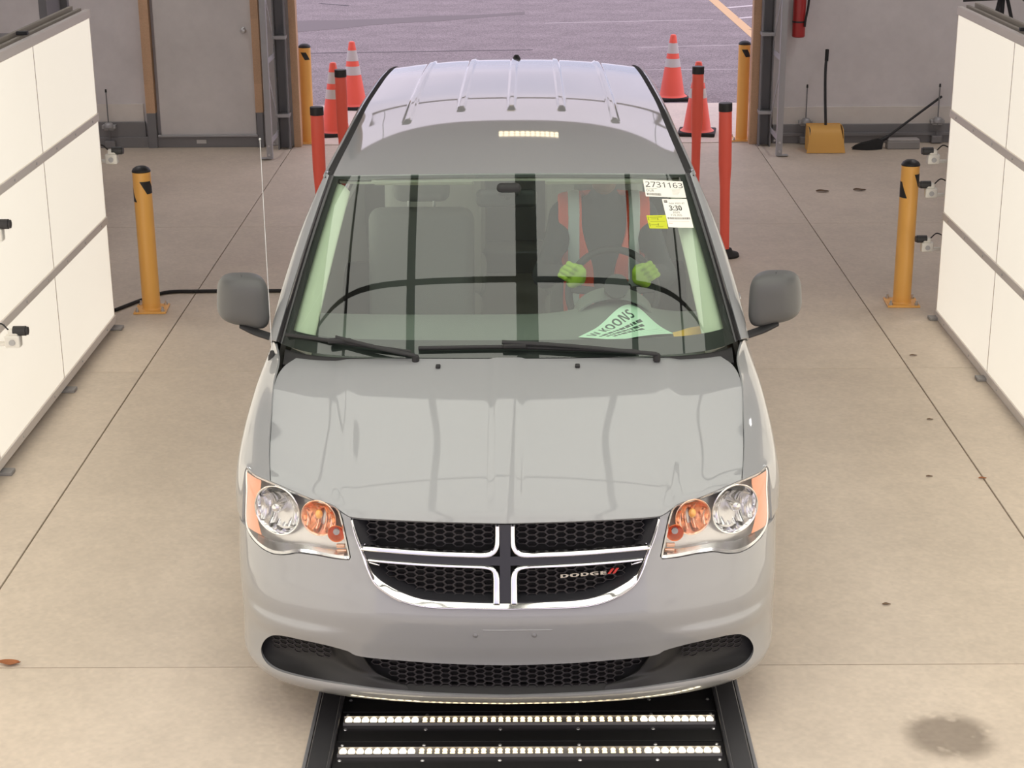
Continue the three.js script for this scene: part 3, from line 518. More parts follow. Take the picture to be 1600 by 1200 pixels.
const HEAD = [[-0.908, 0.879], [-0.867, 0.880], [-0.805, 0.8815], [-0.715, 0.8695], [-0.638, 0.859], [-0.582, 0.850], [-0.559, 0.840], [-0.547, 0.816], [-0.529, 0.746], [-0.519, 0.697], [-0.522, 0.693], [-0.570, 0.692], [-0.637, 0.6945], [-0.697, 0.691], [-0.751, 0.674], [-0.791, 0.6665], [-0.833, 0.669], [-0.878, 0.681], [-0.906, 0.703], [-0.9075, 0.816]];
const HOODLINE = [[-0.803, 0.886, -0.31], [-0.714, 0.871, -0.25], [-0.638, 0.860, -0.20], [-0.582, 0.852, -0.18], [-0.548, 0.835, -0.16], [-0.515, 0.823, -0.14], [-0.396, 0.821, -0.12], [-0.183, 0.819, -0.10], [0, 0.818, -0.09]];
const GRILLE_OUT = [[-0.515, 0.815], [-0.500, 0.764], [-0.474, 0.702], [-0.445, 0.640], [-0.402, 0.602], [-0.330, 0.571], [-0.258, 0.559], [-0.115, 0.5545], [0, 0.5535]];
const INTAKE_TOP = [[-0.857, 0.287], [-0.839, 0.331], [-0.803, 0.368], [-0.76, 0.384], [-0.713, 0.388], [-0.621, 0.386], [-0.538, 0.372], [-0.495, 0.355], [-0.344, 0.350], [-0.159, 0.344], [0, 0.342]];
const dense = (l, n = 48) => { const c = path(l); return Array.from({ length: n + 1 }, (_, i) => c(i / n)); };
const INTAKE_BOT = [[0, 0.235], [-0.098, 0.236], [-0.346, 0.240], [-0.536, 0.247], [-0.699, 0.246], [-0.802, 0.245], [-0.846, 0.258]];
const closeTop = (half) => [...half, ...flipX(half).reverse().slice(1)];

const van = thing('minivan', 'silver minivan facing the camera with a person at the wheel', 'minivan', [0.006, 0, 0]); van.rotation.y = -0.004;
const pair = (name, geo, mat, parent = van) => [mesh(name, geo, mat, parent), mesh(name, mirror(geo), mat, parent)];
const archL = cyl(0.385, 0.385, 2.6, 0, 0.335, -0.955, 48, 'x'), archR = cyl(0.385, 0.385, 2.6, 0, 0.335, -4.033, 48, 'x');

// ---------------------------------------------------------------- bumper
{
  const shell = surf(onFront(0.17, 0.9), 150, 84, { t: 0.012, hint: (p) => [p[0] * 0.6, 0, 1] });
  const top = [[-1.1, 1.05], [-1.1, 0.695], [-0.93, 0.693], [-0.903, 0.70], [-0.903, 0.884], [-0.806, 0.882], ...HOODLINE.map(([x, y]) => [x, y - 0.004])];
  const topPoly = [...top, ...flipX(top).reverse().slice(1)];
  const half = dense([...[...INTAKE_BOT].slice(0), ...INTAKE_TOP], 70), intake = [...half, ...flipX(half).reverse().slice(1, -1)];
  const grilleHole = [...closeTop(dense(GRILLE_OUT, 30)), [0.515, 0.9], [-0.515, 0.9]], lamp = grow(HEAD, 0.0045);
  const g = csg(shell, [prism(topPoly, -1.5, 0.5), prism(lamp, -1.5, 0.5), prism(flipX(lamp).reverse(), -1.5, 0.5), prism(intake, -0.5, 0.5), prism(grilleHole, -0.5, 0.5), archL]);
  const b = mesh('front_bumper', g, M.paint, van);
  for (const x of [-0.1, 0.095]) { const s = lathe([[0, 0.006], [0.006, 0.005], [0.009, 0]], 12); s.rotateX(Math.PI / 2); s.translate(x, 0.46, frontZ(x, 0.46)); mesh('plate_screw', s, M.galvDark, b); }
  mesh('plate_ledge', surf((u, v) => { const x = lerp(-0.075, 0.155, u), y = 0.478 + 0.004 * v; return [x, y, frontZ(x, y) + 0.0015 * Math.sin(Math.PI * v) + 0.0003]; }, 12, 4, { t: 0.003 }), M.paint, b);
  // dark opening along the foot of the bumper
  const low = sub('lower_grille', van);
  mesh('backing', surf((u, v) => { const x = lerp(-0.62, 0.62, u), y = lerp(0.215, 0.4, v); return [x, y, frontZ(x, y) - 0.075]; }, 40, 4, { t: 0.01 }), M.blackMat, low);
  mesh('mesh_panel', hexMesh((x, y) => { const a = Math.abs(x), top2 = 0.345 - 0.004, l = lerp(0.485, 0.35, clamp((0.35 - y) / 0.09)); return a < l && y > 0.252 && y < top2 + 0.004; }, (x, y) => frontZ(x, y) - 0.028, 0.0195, 0.0088, 0, 0.297), M.meshBlack, low);
  mesh('lower_lip', surf((u, v) => { const x = lerp(-0.56, 0.56, u), y = lerp(0.231, 0.254, v) + 0.006 * smooth(Math.abs(x), 0.3, 0.55); return [x, y, frontZ(x, y) - 0.004 - 0.03 * v]; }, 50, 5, { t: 0.01, hint: [0, 1, 0.3] }), M.trim, low);
  // side pockets
  const pocket = surf(net([
    [[-0.852, 0.255, -0.235], [-0.80, 0.238, -0.165], [-0.70, 0.238, -0.105], [-0.56, 0.24, -0.055], [-0.44, 0.238, -0.03], [-0.33, 0.237, -0.018]],
    [[-0.864, 0.268, -0.26], [-0.80, 0.254, -0.215], [-0.70, 0.256, -0.165], [-0.58, 0.270, -0.09], [-0.46, 0.268, -0.04], [-0.34, 0.252, -0.03]],
    [[-0.866, 0.295, -0.28], [-0.80, 0.284, -0.25], [-0.71, 0.288, -0.2], [-0.61, 0.304, -0.135], [-0.50, 0.290, -0.062], [-0.40, 0.268, -0.05]],
    [[-0.858, 0.328, -0.285], [-0.80, 0.335, -0.255], [-0.71, 0.345, -0.205], [-0.615, 0.352, -0.135], [-0.525, 0.325, -0.062], [-0.45, 0.295, -0.055]],
    [[-0.846, 0.352, -0.25], [-0.80, 0.372, -0.195], [-0.71, 0.388, -0.13], [-0.61, 0.388, -0.082], [-0.53, 0.372, -0.056], [-0.485, 0.352, -0.05]],
    [[-0.842, 0.362, -0.225], [-0.80, 0.385, -0.18], [-0.71, 0.398, -0.12], [-0.61, 0.398, -0.075], [-0.53, 0.384, -0.052], [-0.485, 0.360, -0.048]],
  ]), 48, 40, { t: 0.006, hint: [0, 0, 1] });
  for (const s of [-1, 1]) {
    const f = sub('fog_bezel', van);
    mesh('pocket', s < 0 ? pocket : mirror(pocket), M.trim, f);
    const hm = hexMesh((x, y) => x > -0.828 && x < -0.608 && y > lerp(0.292, 0.315, (x + 0.83) / 0.22) && y < lerp(0.362, 0.386, clamp((x + 0.83) / 0.12)), (x, y) => lerp(-0.242, -0.118, (x + 0.82) / 0.21) , 0.018, 0.0082, -0.72, 0.34, 0.006);
    mesh('mesh_panel', s < 0 ? hm : mirror(hm), M.meshBlack, f);
  }
}
// elongated honeycomb: cells 2a wide and 2b tall, centred on (cx, cy), at depth zf(x, y)
function hexMesh(inside, zf, a, b, cx = 0, cy = 0, depth = 0.014) {
  const P = [], N = [], push = (p, q, r, n) => { P.push(...p, ...q, ...r); N.push(...n, ...n, ...n); };
  for (let i = -60; i <= 60; i++) for (let j = -30; j <= 30; j++) {
    if ((i + j) & 1) continue;
    const x = cx + i * 1.5 * a, y = cy + j * b; if (!inside(x, y)) continue;
    const hexs = (k) => [[a, 0], [a / 2, b], [-a / 2, b], [-a, 0], [-a / 2, -b], [a / 2, -b]].map(([p, q]) => [x + p * k, y + q * k]);
    const o = hexs(1.0), n = hexs(0.82).map(([p, q]) => [x + Math.sign(p - x) * Math.max(0, Math.abs(p - x)), q]), fz = (p) => [p[0], p[1], zf(p[0], p[1])], bk = (p) => [p[0], p[1], zf(p[0], p[1]) - depth];
    for (let k = 0; k < 6; k++) {
      const l = (k + 1) % 6, A = fz(o[k]), B = fz(o[l]), C = fz(n[l]), D = fz(n[k]), E = bk(n[l]), F = bk(n[k]);
      push(A, B, C, [0, 0.1, 0.995]); push(A, C, D, [0, 0.1, 0.995]);
      const mx = (n[k][0] + n[l][0]) / 2 - x, my = (n[k][1] + n[l][1]) / 2 - y, ll = Math.hypot(mx, my) || 1, nn = [-mx / ll, -my / ll, 0];
      push(D, C, E, nn); push(D, E, F, nn);
    }
  }
  const g = new THREE.BufferGeometry(); g.setAttribute('position', new THREE.Float32BufferAttribute(P, 3)); g.setAttribute('normal', new THREE.Float32BufferAttribute(N, 3)); g.setAttribute('uv', new THREE.Float32BufferAttribute(new Float32Array(P.length / 3 * 2), 2)); return g;
}
const inPoly = (poly) => (x, y) => { let c = false; for (let i = 0, j = poly.length - 1; i < poly.length; j = i++) { const [a, b] = poly[i], [d, e] = poly[j]; if ((b > y) !== (e > y) && x < (d - a) * (y - b) / (e - b) + a) c = !c; } return c; };

// ---------------------------------------------------------------- grille
function chromeStrip(pts, rise, lift, n = 60, tilt = 0) {                    // pts: x, y, width along the middle line
  const c = path(pts), at = (t) => { const p = c(t), q = c(Math.min(1, t + 0.004)), r = c(Math.max(0, t - 0.004)); let dx = q[0] - r[0], dy = q[1] - r[1]; const l = Math.hypot(dx, dy) || 1; return [p, -dy / l, dx / l]; };
  return surf((u, v) => { const [p, nx, ny] = at(u), w = p[2] * (v - 0.5), x = p[0] + nx * w, y = p[1] + ny * w; return [x, y, frontZ(x, y) + lift - tilt * p[2] * (v - 0.3) + rise * Math.sqrt(Math.max(0, 1 - (2 * v - 1) ** 4)) - (v === 0 || v === 1 ? 0.008 : 0)]; }, n, 12, { t: 0.006 });
}
const font = await new FontLoader().loadAsync('fonts/droid/droid_sans_bold.typeface.json');
{
  const G = sub('grille', van);
  mesh('backing', surf((u, v) => { const x = lerp(-0.5, 0.5, u), y = lerp(0.55, 0.83, v); return [x, y, frontZ(x, y) - 0.06]; }, 30, 10, { t: 0.01 }), M.blackMat, G);
  // sloped dark frame inside the chrome
  const inner = [[-0.506, 0.816], [-0.489, 0.772], [-0.471, 0.730], [-0.453, 0.677], [-0.424, 0.644], [-0.387, 0.619], [-0.330, 0.597], [-0.294, 0.587], [-0.222, 0.580], [-0.1, 0.576], [0, 0.5745]], full = path(closeTop(inner));
  mesh('inner_frame', surf((u, v) => { const [x, y] = full(u), k = 0.10 * v, x2 = x * (1 - k * 0.85), y2 = y + (0.70 - y) * k * 1.3; return [x2, y2, frontZ(x2, y2) + 0.001 - 0.045 * v]; }, 90, 4, { t: 0.004, hint: (p) => [-p[0] * 2, 0.4, 0.7] }), M.charcoal, G);
  const uPts = [[-0.511, 0.8165, 0.009], [-0.4955, 0.768, 0.011], [-0.473, 0.716, 0.0125], [-0.455, 0.672, 0.015], [-0.428, 0.632, 0.024], [-0.386, 0.606, 0.030], [-0.335, 0.584, 0.030], [-0.26, 0.569, 0.025], [-0.15, 0.5655, 0.0225], [0, 0.564, 0.021]];
  const loop = [...uPts, ...uPts.slice(0, -1).reverse().map(([x, y, w]) => [-x, y, w])];
  mesh('chrome_surround', chromeStrip(loop, 0.006, 0.004, 140, 0.6), M.chrome, G).userData.label = 'chrome lower surround';
  const up = chromeStrip([[-0.472, 0.735, 0.010], [-0.466, 0.734, 0.0165], [-0.40, 0.7325, 0.0165], [-0.257, 0.7285, 0.0175], [-0.12, 0.7255, 0.0175], [-0.066, 0.7255, 0.018], [-0.042, 0.733, 0.020], [-0.028, 0.752, 0.018], [-0.0255, 0.78, 0.0165], [-0.0255, 0.814, 0.0165]], 0.008, 0.006, 90);
  const dn = chromeStrip([[-0.456, 0.699, 0.008], [-0.40, 0.6965, 0.009], [-0.257, 0.6925, 0.0095], [-0.12, 0.689, 0.0095], [-0.062, 0.6865, 0.011], [-0.037, 0.677, 0.018], [-0.0295, 0.655, 0.0235], [-0.029, 0.62, 0.0245], [-0.029, 0.576, 0.0255]], 0.007, 0.006, 90);
  const tail = chromeStrip([[-0.452, 0.69, 0.005], [-0.435, 0.6865, 0.006], [-0.418, 0.683, 0.003]], 0.003, 0.003, 12);
  for (const g of [up, dn, tail]) { mesh('chrome_bar', g, M.chrome, G); mesh('chrome_bar', mirror(g), M.chrome, G); }
  mesh('cross_panel', [surf((u, v) => { const x = lerp(-0.0175, 0.0175, u), y = lerp(0.575, 0.815, v); return [x, y, frontZ(x, y) + 0.003]; }, 6, 24, { t: 0.03 }),
    ...[-1, 1].map((s) => surf((u, v) => { const x = s * lerp(0.012, 0.468, u), a = Math.abs(x), y = lerp(lerp(0.690, 0.701, a / 0.46), lerp(0.718, 0.727, a / 0.46), v); return [x, y, frontZ(x, y) + 0.0025]; }, 40, 4, { t: 0.03 }))], M.charcoal, G);
  const mU = [[-0.471, 0.83], [-0.459, 0.757], [-0.40, 0.748], [-0.257, 0.743], [-0.075, 0.742], [-0.042, 0.760], [-0.042, 0.83]], mL = [[-0.425, 0.688], [-0.046, 0.680], [-0.046, 0.585], [-0.20, 0.587], [-0.294, 0.600], [-0.373, 0.638]];
  for (const poly of [mU, mL]) { const g = hexMesh(inPoly(poly), (x, y) => frontZ(x, y) - 0.026, 0.0215, 0.0092, -0.25, 0.7); mesh('mesh_panel', g, M.meshBlack, G); mesh('mesh_panel', mirror(g), M.meshBlack, G); }
  const word = new TextGeometry('DODGE', { font, size: 0.0125, depth: 0.004, curveSegments: 4, bevelEnabled: true, bevelSize: 0.0003, bevelThickness: 0.0006, bevelSegments: 1 }); word.computeBoundingBox(); const bb = word.boundingBox;
  const place = (g) => { g.rotateZ(0.02); g.rotateY(0.14); g.translate(0.182, 0.6445, frontZ(0.2, 0.65) - 0.012); return g; };
  word.translate(-bb.min.x, 0, 0); word.scale(0.155 / (bb.max.x - bb.min.x), 1.0, 1); place(word);
  const badge = mesh('nameplate', word, M.chromeDull, G); badge.userData.label = 'chrome letters DODGE with two red slashes';
  const slash = (x) => { const s = new THREE.Shape([[0, 0], [0.009, 0], [0.023, 0.0185], [0.014, 0.0185]].map((p) => new THREE.Vector2(p[0] + x, p[1]))); return place(new THREE.ExtrudeGeometry(s, { depth: 0.004, bevelEnabled: false })); };
  mesh('red_slash', slash(0.158), M.redPaint, badge); mesh('red_slash', slash(0.174), M.redPaint, badge);
  mesh('radiator_support', box(1.3, 0.45, 0.06, 0, 0.5, -0.34), M.blackMat, G);
}

// ---------------------------------------------------------------- headlights
{
  const lensShell = surf((u, v) => { const a = lerp(0.40, 0.90, u), x = -arcX(a * ARC), y = lerp(0.65, 0.9, v); return [x, y, frontZ(x, y) + 0.002]; }, 50, 26, { t: 0.003, hint: [-0.5, 0, 1] });
  const baseShell = surf((u, v) => { const a = lerp(0.38, 0.92, u), x = -arcX(a * ARC), y = lerp(0.64, 0.9, v); return [x, y, frontZ(x, y) - 0.078]; }, 40, 20, { t: 0.004, hint: [-0.5, 0, 1] });
  const prismIn = prism(HEAD, -1.2, 0.5), lens = csg(lensShell, [prismIn], INTERSECTION), base = csg(baseShell, [prism(grow(HEAD, 0.004), -1.2, 0.5), ], INTERSECTION);
  const rim = (() => { const n = 120, c = closedPath(HEAD, n); return surf((u, v) => { const k = Math.round(u * n) % n, q = c[k], a = c[(k + n - 1) % n], b = c[(k + 1) % n], dx = b[0] - a[0], dy = b[1] - a[1], l = Math.hypot(dx, dy) || 1, w = 0.007 * v; const x = q[0] + dy / l * w * RIMS, y = q[1] - dx / l * w * RIMS; return [x, y, frontZ(x, y) - 0.001 - 0.006 * v]; }, n, 3, { hint: [-0.3, 0, 1] }); });
  let area = 0; HEAD.forEach((p, i) => { const q = HEAD[(i + 1) % HEAD.length]; area += p[0] * q[1] - q[0] * p[1]; }); const RIMS = area > 0 ? -1 : 1;
  const wall = (() => { const n = 120, c = closedPath(HEAD, n); return surf((u, v) => { const [x, y] = c[Math.round(u * n) % n]; return [x, y, frontZ(x, y) + 0.001 - 0.082 * v]; }, n, 2, { hint: (p) => [-0.7 - p[0], 0.77 - p[1], 0] }); })();
  const bowlAt = (x, y, z, r, d, yaw) => { const pr = []; for (let k = 0; k <= 14; k++) { const q = k / 14; pr.push([r * (0.16 + 0.84 * q), -d * (1 - q * q)]); } pr.push([r * 1.06, 0.004], [r * 1.08, 0]); const g = lathe(pr, 40); g.rotateX(Math.PI / 2); g.rotateY(yaw); g.translate(x, y, z); return g; };
  const flutes = (x, y, z, r, d, yaw, n) => { const list = []; for (let k = 0; k < n; k++) { const px = lerp(-0.75, 0.75, k / (n - 1)) * r, h = Math.sqrt(1 - (px / r) ** 2) * r * 1.55, g = surf((u, v) => { const q = (v - 0.5) * h, rr = Math.hypot(px, q) / r; return [px + (u - 0.5) * r * 0.28, q, -d * (1 - rr * rr) + 0.006 + 0.011 * Math.sin(Math.PI * u)]; }, 6, 10, { hint: [0, 0, 1] }); g.rotateY(yaw); g.translate(x, y, z); list.push(g); } return list; };
  for (const s of [-1, 1]) {
    const m = (g) => s < 0 ? g : mirror(g.index ? g : g), H = sub('headlight', van);
    const add = (name, g, mat, p = H) => mesh(name, m(Array.isArray(g) ? join(g) : g), mat, p);
    add('housing', [base, wall], M.lampBase);
    add('rim', rim(), M.chromeDull);
    const b1 = add('low_beam_bowl', bowlAt(-0.779, 0.797, -0.262, 0.084, 0.075, -0.42), M.chrome);
    add('flute', flutes(-0.779, 0.797, -0.262, 0.08, 0.075, -0.42, 6), M.chromeDull, b1);
    const cap = lathe([[0, 0.07], [0.012, 0.068], [0.019, 0.058], [0.021, 0.04], [0.021, 0.0]], 20); cap.rotateX(Math.PI / 2); cap.rotateY(-0.42); cap.translate(-0.76, 0.802, -0.325); add('bulb_shield', cap, M.chromeDull, b1);
    const b2 = add('turn_bowl', bowlAt(-0.629, 0.80, -0.187, 0.06, 0.055, -0.3), M.amberChrome);
    add('flute', flutes(-0.629, 0.80, -0.187, 0.057, 0.055, -0.3, 4), M.amberChrome, b2);
    const bulb = new THREE.SphereGeometry(0.013, 16, 12); bulb.scale(1, 1.3, 1); bulb.translate(-0.627, 0.815, -0.185); add('bulb', bulb, new THREE.MeshPhysicalMaterial({ color: lin(1, 0.5, 0.12), roughness: 0.15, clearcoat: 1 }), b2);
    const b3 = add('marker_bowl', bowlAt(-0.566, 0.762, -0.142, 0.0275, 0.03, -0.1), M.amberDeep);
    add('marker_stop', cyl(0.011, 0.011, 0.012, -0.566, 0.768, -0.148, 16, 'z'), M.galv, b3);
    add('marker_block', [box(0.03, 0.012, 0.012, -0.552, 0.722, -0.135, 0.003), box(0.034, 0.012, 0.012, -0.548, 0.706, -0.128, 0.003)], M.amberChrome);
    const am = surf((u, v) => { const y = lerp(0.70, 0.868, v), x0 = lerp(-0.84, -0.862, Math.sin(v * Math.PI)), xx = lerp(-0.905, v > 0.6 ? lerp(x0, -0.845, (v - 0.6) / 0.4) : x0, u), x = xx; return [x, y, frontZ(x, y) - 0.008 - 0.012 * u]; }, 8, 20, { t: 0.002, hint: [-1, 0, 1] });
    add('amber_reflector', csg(am, [prismIn], INTERSECTION), M.amber);
    add('lower_tray', surf((u, v) => { const x = lerp(-0.855, -0.54, u), y = lerp(0.683, 0.70, v) - 0.012 * Math.exp(-(((x + 0.8) / 0.06) ** 2)); return [x, y + 0.003, frontZ(x, y) - 0.006 - 0.03 * v]; }, 30, 5, { t: 0.003, hint: [0, 1, 0.4] }), M.chromeDull);
    add('lens', lens, M.lens);
  }
}

// ---------------------------------------------------------------- hood, fenders
const hoodY = pchip([-1.0, -.8, -.6, -.45, -.3, -.2, -.14, -.11, -.09], [1.098, 1.058, 1.012, .972, .926, .889, .860, .842, .820]);
{
  const hx = HOODLINE.map((p) => p[0]), yF = pchip(hx, HOODLINE.map((p) => p[1])), zF = pchip(hx, HOODLINE.map((p) => p[2]));
  const F = (s) => { const x = -Math.abs(s) * 0.803; return [Math.sign(s) * -x, yF(x), zF(x)]; };
  const R = (s) => [0.81 * s, 1.098 - 0.02 * s * s, -1.0 - 0.105 * s * s];
  const E = path([[-0.803, 0.886, -0.31], [-0.828, 0.93, -0.48], [-0.85, 0.98, -0.70], [-0.866, 1.037, -0.90], [-0.85, 1.066, -1.02], [-0.81, 1.078, -1.105]]);
  const coons = (s, t) => { const f = F(s), r = R(s), e = E(t), f0 = F(-1), r0 = R(-1), o = []; for (let k = 0; k < 3; k++) { const eR = k ? e[k] : -e[k], f1 = k ? f0[k] : -f0[k], r1 = k ? r0[k] : -r0[k], w = (s + 1) / 2; o.push((1 - t) * f[k] + t * r[k] + lerp(e[k], eR, w) - ((1 - t) * lerp(f0[k], f1, w) + t * lerp(r0[k], r1, w))); } return o; };
  const hood = (u, v) => {
    const s = 2 * u - 1, t = v < 0.25 ? v * v / 0.25 * 0.6 + v * 0.4 : v, p = coons(s, t), c = coons(0, t), z = lerp(-0.09, -1.0, t), k = (1 - s * s) * (1 - 0.15 * s * s);
    p[1] += k * (hoodY(z) - c[1]); p[2] += k * (z - c[2]);
    const a = Math.abs(p[0]), fade = smooth(t, 0.0, 0.12);
    p[1] += fade * (0.0055 * (1 - smooth(a, lerp(0.04, 0.048, t), lerp(0.058, 0.068, t))) - 0.007 * smooth(a, lerp(0.53, 0.60, t), lerp(0.585, 0.66, t)));
    return p;
  };
  const h = mesh('hood', surf(hood, 120, 70, { t: 0.012, hint: [0, 1, 0.2] }), M.paint, van);
  for (const x of [-0.26, 0.262]) { const [px, py, pz] = hood(0.5 + x / 1.66, 0.925); mesh('washer_nozzle', box(0.018, 0.012, 0.024, px, py + 0.004, pz, 0.004), M.trim, h); }
  mesh('hood_seal', surf((u, v) => { const x = lerp(-0.8, 0.8, u), s = x / 0.81; return [x, 1.07 - 0.02 * s * s - 0.03 * v, -1.01 - 0.105 * s * s - 0.02 * v]; }, 30, 2, { t: 0.01, hint: [0, 1, -1] }), M.blackMat, h);
  // fender
  const top = net([
    [[-0.8065, 0.884, -0.313], [-0.872, 0.8825, -0.385], [-0.9115, 0.878, -0.442], [-0.922, 0.79, -0.425], [-0.928, 0.698, -0.405]],
    [[-0.833, 0.932, -0.48], [-0.905, 0.912, -0.53], [-0.951, 0.87, -0.56], [-0.970, 0.79, -0.56], [-0.972, 0.698, -0.56]],
    [[-0.8545, 0.982, -0.70], [-0.925, 0.962, -0.75], [-0.966, 0.91, -0.78], [-0.984, 0.81, -0.78], [-0.986, 0.698, -0.78]],
    [[-0.871, 1.037, -0.90], [-0.935, 1.008, -0.98], [-0.970, 0.945, -1.02], [-0.988, 0.83, -1.02], [-0.99, 0.698, -1.02]],
    [[-0.872, 1.075, -1.06], [-0.932, 1.045, -1.17], [-0.966, 0.975, -1.22], [-0.988, 0.84, -1.22], [-0.99, 0.698, -1.22]],
    [[-0.905, 1.092, -1.22], [-0.938, 1.062, -1.36], [-0.964, 0.985, -1.42], [-0.988, 0.845, -1.42], [-0.99, 0.698, -1.42]],
  ]);
  const g = csg(surf(top, 34, 44, { t: 0.008, hint: [-1, 0.6, 0] }), [archL]);
  const rear = csg(surf((u, v) => { const z = lerp(-1.2, -1.42, u), y = lerp(0.26, 0.70, v); return [-sideX(y, z), y, z]; }, 6, 16, { t: 0.008, hint: [-1, 0, 0] }), [archL]);
  pair('fender', join([g, rear]), M.paint);
  mesh('engine_bay', box(1.5, 0.42, 0.6, 0, 0.52, -0.72), M.blackMat, van);
}

// ---------------------------------------------------------------- windshield, roof, pillars
const WS = (u, v) => { const g = 0.015 * u * u + 0.03 * u ** 4 + 0.135 * u ** 8, k = 0.02 * 4 * v * (1 - v), b = [0.885 * u, 1.095 + 0.008 * u * u, -1.02 - g], t = [0.738 * u, 1.637 - 0.01 * u * u - 0.017 * u ** 8, -1.80 - 0.02 * u * u - 0.08 * u ** 8], p = mix3(b, t, v); return [p[0], p[1] + 0.82 * k, p[2] + 0.57 * k]; };
const WN = (u, v) => { const e = 1e-3, a = WS(u + e, v), b = WS(u - e, v), c = WS(u, v + e), d = WS(u, v - e), x = new THREE.Vector3(a[0] - b[0], a[1] - b[1], a[2] - b[2]), y = new THREE.Vector3(c[0] - d[0], c[1] - d[1], c[2] - d[2]), n = x.cross(y).normalize(); return n.z < 0 ? n.negate() : n; };
const wsOff = (u, v, o) => { const p = WS(u, v), n = WN(u, v); return [p[0] + n.x * o, p[1] + n.y * o, p[2] + n.z * o]; };
const GREEN = pchip([1.05, 1.16, 1.30, 1.43, 1.55, 1.63, 1.68], [.945, .928, .893, .85, .795, .75, .715]);
const roofH = pchip([-5.0, -4.8, -4.4, -3.9, -3.3, -2.7, -2.2, -1.8], [1.655, 1.685, 1.718, 1.733, 1.730, 1.706, 1.672, 1.637]);
const roofE = pchip([-5.0, -4.6, -4, -3.2, -2.5, -1.9], [.647, .667, .682, .702, .714, .733]);
const ROOF = (u, v) => {
  const s = 2 * u - 1, zc = lerp(-1.80, -4.98, v), bow = lerp(0.1, 0.06, smooth(v, 0, 0.4)) * (v > 0.8 ? 1 : 1), z = zc - bow * (0.2 * s * s + 0.8 * s ** 8) * (1 - 0.6 * smooth(v, 0.7, 1)), x = roofE(z) * s;
  let y = roofH(zc) - lerp(0.027, 0.044, smooth(v, 0, 0.35)) * Math.abs(s) ** 2.6;
  return [x, y, z];
};
const RIBS = [[0, -2.88], [-0.235, -2.88], [0.235, -2.88], [-0.475, -2.68], [0.475, -2.68]];
{
  const ribbed = (u, v) => { const p = ROOF(u, v); let d = 0; for (const [x, z0] of RIBS) { const w = Math.abs(p[0] - x * (1 - 0.02 * (-p[2] - 3))); d = Math.max(d, (1 - smooth(w, 0.011, 0.022)) * smooth(-p[2], -z0, -z0 + 0.035)); } p[1] += 0.007 * d; return p; };
  const r = mesh('roof', surf(ribbed, 300, 110, { t: 0.012, hint: [0, 1, 0] }), M.paint, van);
  mesh('headliner', surf((u, v) => { const p = ROOF(u, lerp(0.015, 0.97, v)); return [p[0] * 0.97, p[1] - 0.045, p[2]]; }, 30, 30, { t: 0.01, hint: [0, -1, 0] }), M.beige, van);
  const fin = lathe([[0, 0.028], [0.012, 0.026], [0.02, 0.012], [0.024, 0]], 20); fin.scale(1, 1, 1.8); fin.translate(0.012, roofH(-4.62) - 0.002, -4.62); mesh('roof_antenna', fin, M.trim, van);
  const w = mesh('windshield', surf((u, v) => WS(2 * u - 1, v), 72, 48, { hint: [0, 1, 1] }), M.glass, van);
  const fr = (f) => surf(f, 60, 8, { t: 0.001, hint: [0, 1, 1] });
  mesh('frit_band', [fr((u, v) => wsOff((2 * u - 1) * 0.995, 0.085 * v + 0.002, -0.004)), fr((u, v) => wsOff((2 * u - 1) * 0.995, 1 - 0.018 * v, -0.004)), ...[-1, 1].map((s) => fr((u, v) => wsOff(s * lerp(0.995, 0.955, v), 0.002 + 0.996 * u, -0.004)))], M.frit, w);
  pair('windshield_molding', surf((u, v) => { const a = v * Math.PI, p = wsOff(-1.0 - 0.014 * Math.cos(a) * -1, u, 0.006 * Math.sin(a)); return p; }, 40, 6, { t: 0.004, hint: [0, 1, 1] }), M.trimGloss);
  const pillarOut = (v) => { const y = lerp(1.075, 1.612, v); return [-GREEN(y), y, lerp(-1.30, -1.99, v)]; };
  pair('a_pillar', surf((u, v) => { const a = wsOff(-1.014, v, 0.004), b = pillarOut(v), p = mix3(a, b, u), k = 0.014 * 4 * u * (1 - u); return [p[0] - 0.75 * k, p[1] + 0.5 * k, p[2] + 0.3 * k]; }, 10, 40, { t: 0.008, hint: [-1, 0.5, 0.5] }), M.paint);
  const re = (v) => { const p = ROOF(0, v); return p; };
  pair('ditch_molding', surf((u, v) => { const p = re(v * 0.99), o = lerp(0.0, 0.032, u); return [p[0] - o, p[1] - 0.004 - 0.008 * Math.sin(Math.PI * u), p[2]]; }, 4, 60, { t: 0.006, hint: [0, 1, 0] }), M.rubber);
  pair('roof_rail', surf((u, v) => { const p = re(v * 0.99), a = [p[0] - 0.032, p[1] - 0.002, p[2]], y1 = 1.605, b = [-GREEN(y1) + 0.02 * smooth(-p[2], 4, 5), y1, p[2] - 0.05 * (1 - v)], q = mix3(a, b, u), k = 0.012 * 4 * u * (1 - u); return [q[0] - k * 0.7, q[1] + k * 0.7, q[2]]; }, 8, 60, { t: 0.008, hint: [-1, 1, 0] }), M.paint);
  mesh('cowl', surf((u, v) => { const x = lerp(-0.86, 0.86, u), s = x / 0.885, g = 0.015 * s * s + 0.03 * s ** 4 + 0.135 * s ** 8; return [x, lerp(1.062, 1.094, smooth(v, 0.1, 1)) - 0.01 * s * s, lerp(-0.985 - 0.105 * s * s, -1.03 - g, v)]; }, 40, 6, { t: 0.008, hint: [0, 1, 0] }), M.trim, van);
}
